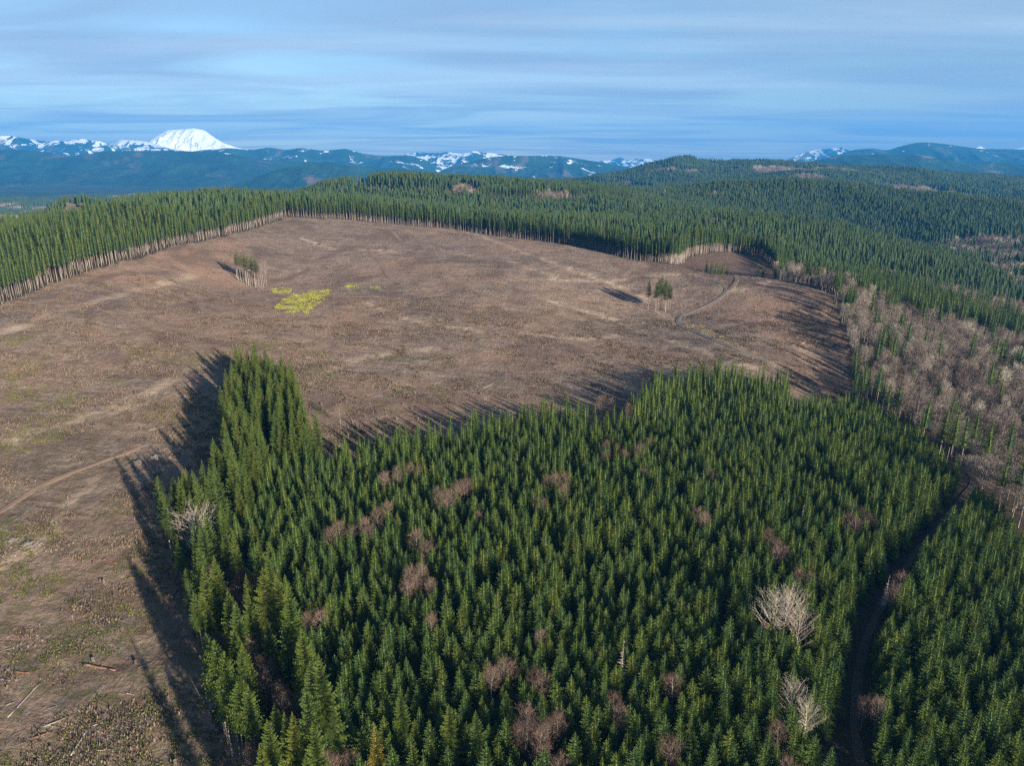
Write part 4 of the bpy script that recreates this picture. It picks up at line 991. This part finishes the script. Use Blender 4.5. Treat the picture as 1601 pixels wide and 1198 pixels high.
sl = proto_objs('slash_protos', [stick_patch(22, 3.4, .5, 2.2, .035, 300 + i, M['slash']) for i in range(4)] + [stick_patch(4, 3.6, 1.2, 3.6, .05, 320 + i, M['wood']) for i in range(2)])
br = proto_objs('brush_protos', [tuft_patch(16, 2.6, .75, 340 + i, M['brush']) for i in range(4)])
fe = proto_objs('fern_protos', [tuft_patch(14, 2.0, .55, 350 + i, M['fern'], .35) for i in range(3)])
go = proto_objs('gorse_protos', [tuft_patch(20, 2.2, .9, 360 + i, M['gorse'], .3) for i in range(3)])
stp = proto_objs('straw_protos', [tuft_patch(18, 1.4, .55, 370 + i, M['straw'], .3) for i in range(3)])
def cut_points(s, seed, rmax, dens=None):
    x, y = jitter_grid(-520, 420, 80, min(rmax, 950), s, seed, .6)
    k = inpoly(x, y, CUT); x, y = x[k], y[k]; z = zat(x, y); k = in_view(x, y, z, 60, 1); x, y, z = x[k], y[k], z[k]
    dr = np.minimum.reduce([segdist(x, y, v[0]) - v[1] * .6 for v in ROADS.values()])
    k = dr > 1.0; return x[k], y[k], z[k]
def spread(name, col, nproto, x, y, z, smin, smax, seed):
    g_ = np.random.default_rng(seed); n = len(x); s = g_.uniform(smin, smax, n)
    e = 1.5; gx = (zat(x + e, y) - zat(x - e, y)) / (2 * e); gy = (zat(x, y + e) - zat(x, y - e)) / (2 * e)
    scatter(name, col, np.c_[x, y, z], np.c_[np.arctan(gy), -np.arctan(gx), g_.uniform(-.7, .7, n)], np.c_[s, s, s], g_.integers(0, nproto, n))
x, y, z = cut_points(4.6, 21, 950); n_ = fbm(x / 25, y / 25, 3, 23); k = n_ > .45
spread('logging_slash', sl, 6, x[k], y[k], z[k] + .05, .5, 1.0, 24)
x, y, z = cut_points(3.6, 22, 560); n_ = fbm(x / 14, y / 14, 3, 25); k = n_ > .55
spread('brown_brush', br, 4, x[k], y[k], z[k], .6, 1.2, 26)
x, y, z = cut_points(3.4, 23, 420); n_ = fbm(x / 22, y / 22, 3, 27); k = (n_ > .50 + .12 * smooth(200, 380, np.hypot(x, y))) & (x < -20)
spread('green_undergrowth', fe, 3, x[k], y[k], z[k], .6, 1.2, 28)
x, y, z = cut_points(2.2, 24, 900)
Yp = [H([(424,452),(440,449),(458,453),(450,459),(430,458)]), H([(432,478),(450,462),(478,457),(515,451),(517,458),(508,470),(490,480),(480,492),(455,490),(436,487)]), H([(541,447),(562,445),(568,450),(548,455)]), H([(578,449),(592,447),(594,453),(582,454)]), H([(500,496),(512,494),(512,498),(502,499)])]
k = np.zeros(len(x), bool)
for q in Yp: k |= inpoly(x, y, q)
k &= (fbm(x / 4, y / 13, 2, 29) + rng.normal(0, .06, len(x)) > .43)
spread('yellow_shrubs', go, 3, x[k], y[k], z[k], .35, .85, 30)
x, y, z = cut_points(1.8, 25, 900)
db = segdist(x, y, bank); dg = segdist(x, y, ROADS['gravel_road'][0])
k = ((db < 6) | ((dg < 5) & (fbm(x / 6, y / 6, 2, 35) > .60))) & (fbm(x / 4, y / 4, 2, 36) > .4)
spread('dry_roadside_grass', stp, 3, x[k], y[k], z[k], .6, 1.2, 31)

# logs, each a thing of its own: (x0,y0,x1,y1 in the photograph on the ground, radius, material, label)
LOGS = [(130,1040,180,1050,.40,'red_wood','long reddish rotten log lying in brush left of the shaded strip'),
 (12,1123,64,1068,.16,'wood','long thin grey pole lying diagonally near the left frame edge'),
 (68,1138,104,1123,.22,'wood','pale split log lying near the bottom left above the orange log'),
 (53,1156,78,1147,.35,'red_wood','short orange log at the bottom left beside dark soil'),
 (111,1183,137,1142,.28,'wood','dark grey log sloping up to the right at the bottom left'),
 (65,1133,120,1146,.14,'wood','thin pale pole crossing below the pale split log'),
 (146,1136,162,1130,.15,'wood','short pale stick right of the dark sloping log'),
 (197,1085,210,1088,.2,'wood','short white log on green patch beside the shadow'),
 (24,1052,45,1053,.3,'red_wood','short reddish log close to the left frame edge'),
 (0,1063,15,1066,.16,'wood','short pale pole cut by the left frame edge'),
 (10,1104,20,1100,.2,'wood','short pale stick above the long thin pole'),
 (150,1175,180,1173,.18,'wood','pale pole lying level near the bottom edge'),
 (105,1153,165,1158,.14,'red_wood','thin reddish pole passing the foot of the dark sloping log'),
 (200,905,240,907,.3,'red_wood','dark red log at the border of the tree shade'),
 (250,917,295,921,.32,'red_wood','long dark red log lying inside the tree shade'),
 (135,869,147,872,.3,'red_wood','short red log above the long red log of the shade'),
 (160,875,182,882,.28,'red_wood','dark rusty log in the middle of the left clearing'),
 (112,962,116,976,.16,'wood','short thin upright looking stick in the brush left of the shade'),
 (232,540,238,545,.2,'wood','short pale log far up the left slope'),
 (230,535,240,560,.12,'wood','thin pale stick leaning along the slope left of the fir strip'),
 (60,590,82,594,.16,'wood','pale stick lying on the open left slope'),
 (42,730,50,722,.14,'wood','small white stick above the left dirt track'),
 (232,674,258,667,.15,'wood','pale crossing poles beside the fir shadow upper one'),
 (1253,538,1267,532,.3,'wood','white log lying alone on the dark right slope'),
 (756,607,772,600,.22,'wood','white log alone on the brown slope above the plantation'),
 (466,548,480,543,.2,'wood','pale log just right of the fir strip tip'),
 (474,574,478,562,.2,'wood','pale log standing steep right of the fir strip'),
 (1000,508,1012,500,.2,'wood','pale stick left below the clump by the road bend')]
def log_mesh(l, r, seed, mat):
    g_ = np.random.default_rng(seed); s = Soup(); k = 4; p = np.array([-l / 2, 0, 0.0])
    for i in range(k):
        q = np.array([-l / 2 + l * (i + 1) / k, g_.normal(0, .05), 0]); s.tube(p, q, r * (1 - .1 * i), r * (1 - .1 * (i + 1)), 8, 0, cap=2 if i in (0, k - 1) else 0); p = q
    for _ in range(3):
        a = g_.uniform(0, 6.28); b = np.array([g_.uniform(-l / 2, l / 2) * .8, 0, 0]); s.tube(b, b + np.array([.3, math.cos(a) * r * 2.4, abs(math.sin(a)) * r * 2.4]), r * .2, r * .06, 4)
    v, f, m = s.arr(); return mesh_np('log', v, f, [M[mat], M['cutface']], np.minimum(m, 1))
for i, (a, b, c, d, r, mt, lab) in enumerate(LOGS):
    p = np.array(hit(a, b)); q = np.array(hit(c, d)); l = max(1.5, float(np.hypot(*(q - p)))); mid_ = (p + q) / 2
    za, zb = float(zat(*p)[0]), float(zat(*q)[0])
    r *= .65
    o = add('log', log_mesh(l, r, 400 + i, mt), loc=(*mid_, (za + zb) / 2 + r * .8), label=lab, cat='log', group='logs left in the clearcut')
    o.rotation_euler = (0, -math.atan2(zb - za, l), math.atan2(q[1] - p[1], q[0] - p[0]))
# stumps
def stump_mesh(seed):
    g_ = np.random.default_rng(seed); s = Soup(); k = 9; r = [1 + g_.uniform(-.15, .15) for _ in range(k)]
    prof = [(-.4, .75), (0, .62), (.35, .45), (.9, .40)]; rings = []
    for z_, q in prof:
        rings.append([np.array([math.cos(6.283 * i / k) * q * r[i], math.sin(6.283 * i / k) * q * r[i], z_ + (.08 * r[i] if z_ > .5 else 0)]) for i in range(k)])
    for a, b in zip(rings[:-1], rings[1:]):
        for i in range(k):
            j = (i + 1) % k; s.tri(a[i], a[j], b[j]); s.tri(a[i], b[j], b[i])
    for i in range(k): s.tri(rings[-1][i], rings[-1][(i + 1) % k], np.array([0, 0, .93]), 1)
    for i in range(4):
        a = g_.uniform(0, 6.28); s.tube((math.cos(a) * .4, math.sin(a) * .4, .1), (math.cos(a) * 1.2, math.sin(a) * 1.2, -.2), .16, .05, 4)
    v, f, m = s.arr(); return mesh_np('stump', v, f, [M['stump'], M['cutface']], m)
SM = [stump_mesh(500 + i) for i in range(4)]
x, y, z = cut_points(7.5, 44, 900)
dens = fbm(x / 60, y / 60, 2, 45); k = rng.random(len(x)) < np.clip((dens - .30) * 1.6, .04, .8); x, y, z = x[k], y[k], z[k]
pxs, pys, fs = project(x, y, z); v_ = (pxs > 5) & (pxs < 1596) & (pys < 1190)
o_ = np.argsort(np.where(v_, fs + rng.random(len(fs)) * 250, 1e9))[:260]
SL = dict(zip(o_, row_labels(pxs[o_], pys[o_], 20, lambda a_, b_: '%s row up, %s from the left' % (a_, b_))))
for i in o_:
    o = add('stump', SM[int(rng.integers(4))], loc=(x[i], y[i], z[i]), label='cut tree stump in the clearcut slash, ' + SL[i], cat='stump', group='stumps scattered over the clearcut')
    s = rng.uniform(.45, .85) * (1.0 if fs[i] < 300 else 1.15); o.scale = (s, s, s * rng.uniform(.8, 1.5)); o.rotation_euler = (0, 0, rng.uniform(0, 6.28))
rs = rng.random(len(x)) < .6; rs[o_] = False
spread('far_stumps', proto_objs('stump_protos', SM), 4, x[rs], y[rs], z[rs], .4, 1.0, 46)
# slash piles
for i, (a, b, s, lab) in enumerate([(45,855,1.0,'pile of pale tangled branches on the left clearing'),(215,727,1.3,'tangled branch pile in the tree shadow beside the left track'),(500,382,1.4,'small branch pile near the top left ruts'),
        (285,432,1.1,'grey branch pile on the slope left of the isolated clump'),(245,717,1.0,'second branch pile in the tree shadow nearer the firs'),(535,447,1.0,'dark soil heap with branches at the end of the ruts'),(625,445,1.3,'branch heap where the rutted track ends'),(20,848,.9,'small heap of white sticks at the left frame edge')]):
    g_ = np.random.default_rng(600 + i); sp = Soup()
    for _ in range(110):
        rad = abs(g_.normal(0, 1.7)); an = g_.uniform(0, 6.28); c = np.array([math.cos(an) * rad, math.sin(an) * rad, max(0, 1.3 - rad * .45) * g_.random()])
        d = g_.normal(size=3) * np.array([1, 1, .35]); d /= np.linalg.norm(d); l = g_.uniform(.8, 2.6); sp.tube(c - d * l / 2, c + d * l / 2, .06, .025, 3)
    p = hit(a, b); add('branch_pile', soup_mesh('branch_pile', sp, [M['wood'] if i in (0, 7) else M['slash']]), loc=(*p, float(zat(*p)[0]) + .1), label=lab, cat='branch pile', group='branch piles in the clearcut').scale = (s, s, s)
# young firs regrowing in front of the second cut, and a mast on the far ridge
x, y = hit(1038, 318); z = float(zat(x, y)[0])
s = Soup(); s.tube((0, 0, -1), (0, 0, 34), .45, .2, 8, cap=1); s.tube((-3, 0, 31), (3, 0, 31), .15, .15, 4, cap=1); s.tube((-2.2, 0, 28), (2.2, 0, 28), .15, .15, 4, cap=1)
add('power_pole', soup_mesh('power_pole', s, [M['wood']]), loc=(x, y, z), label='tall thin power pole rising above the forest right of the far small clearcut', cat='pole')
print('objects', len(bpy.data.objects))
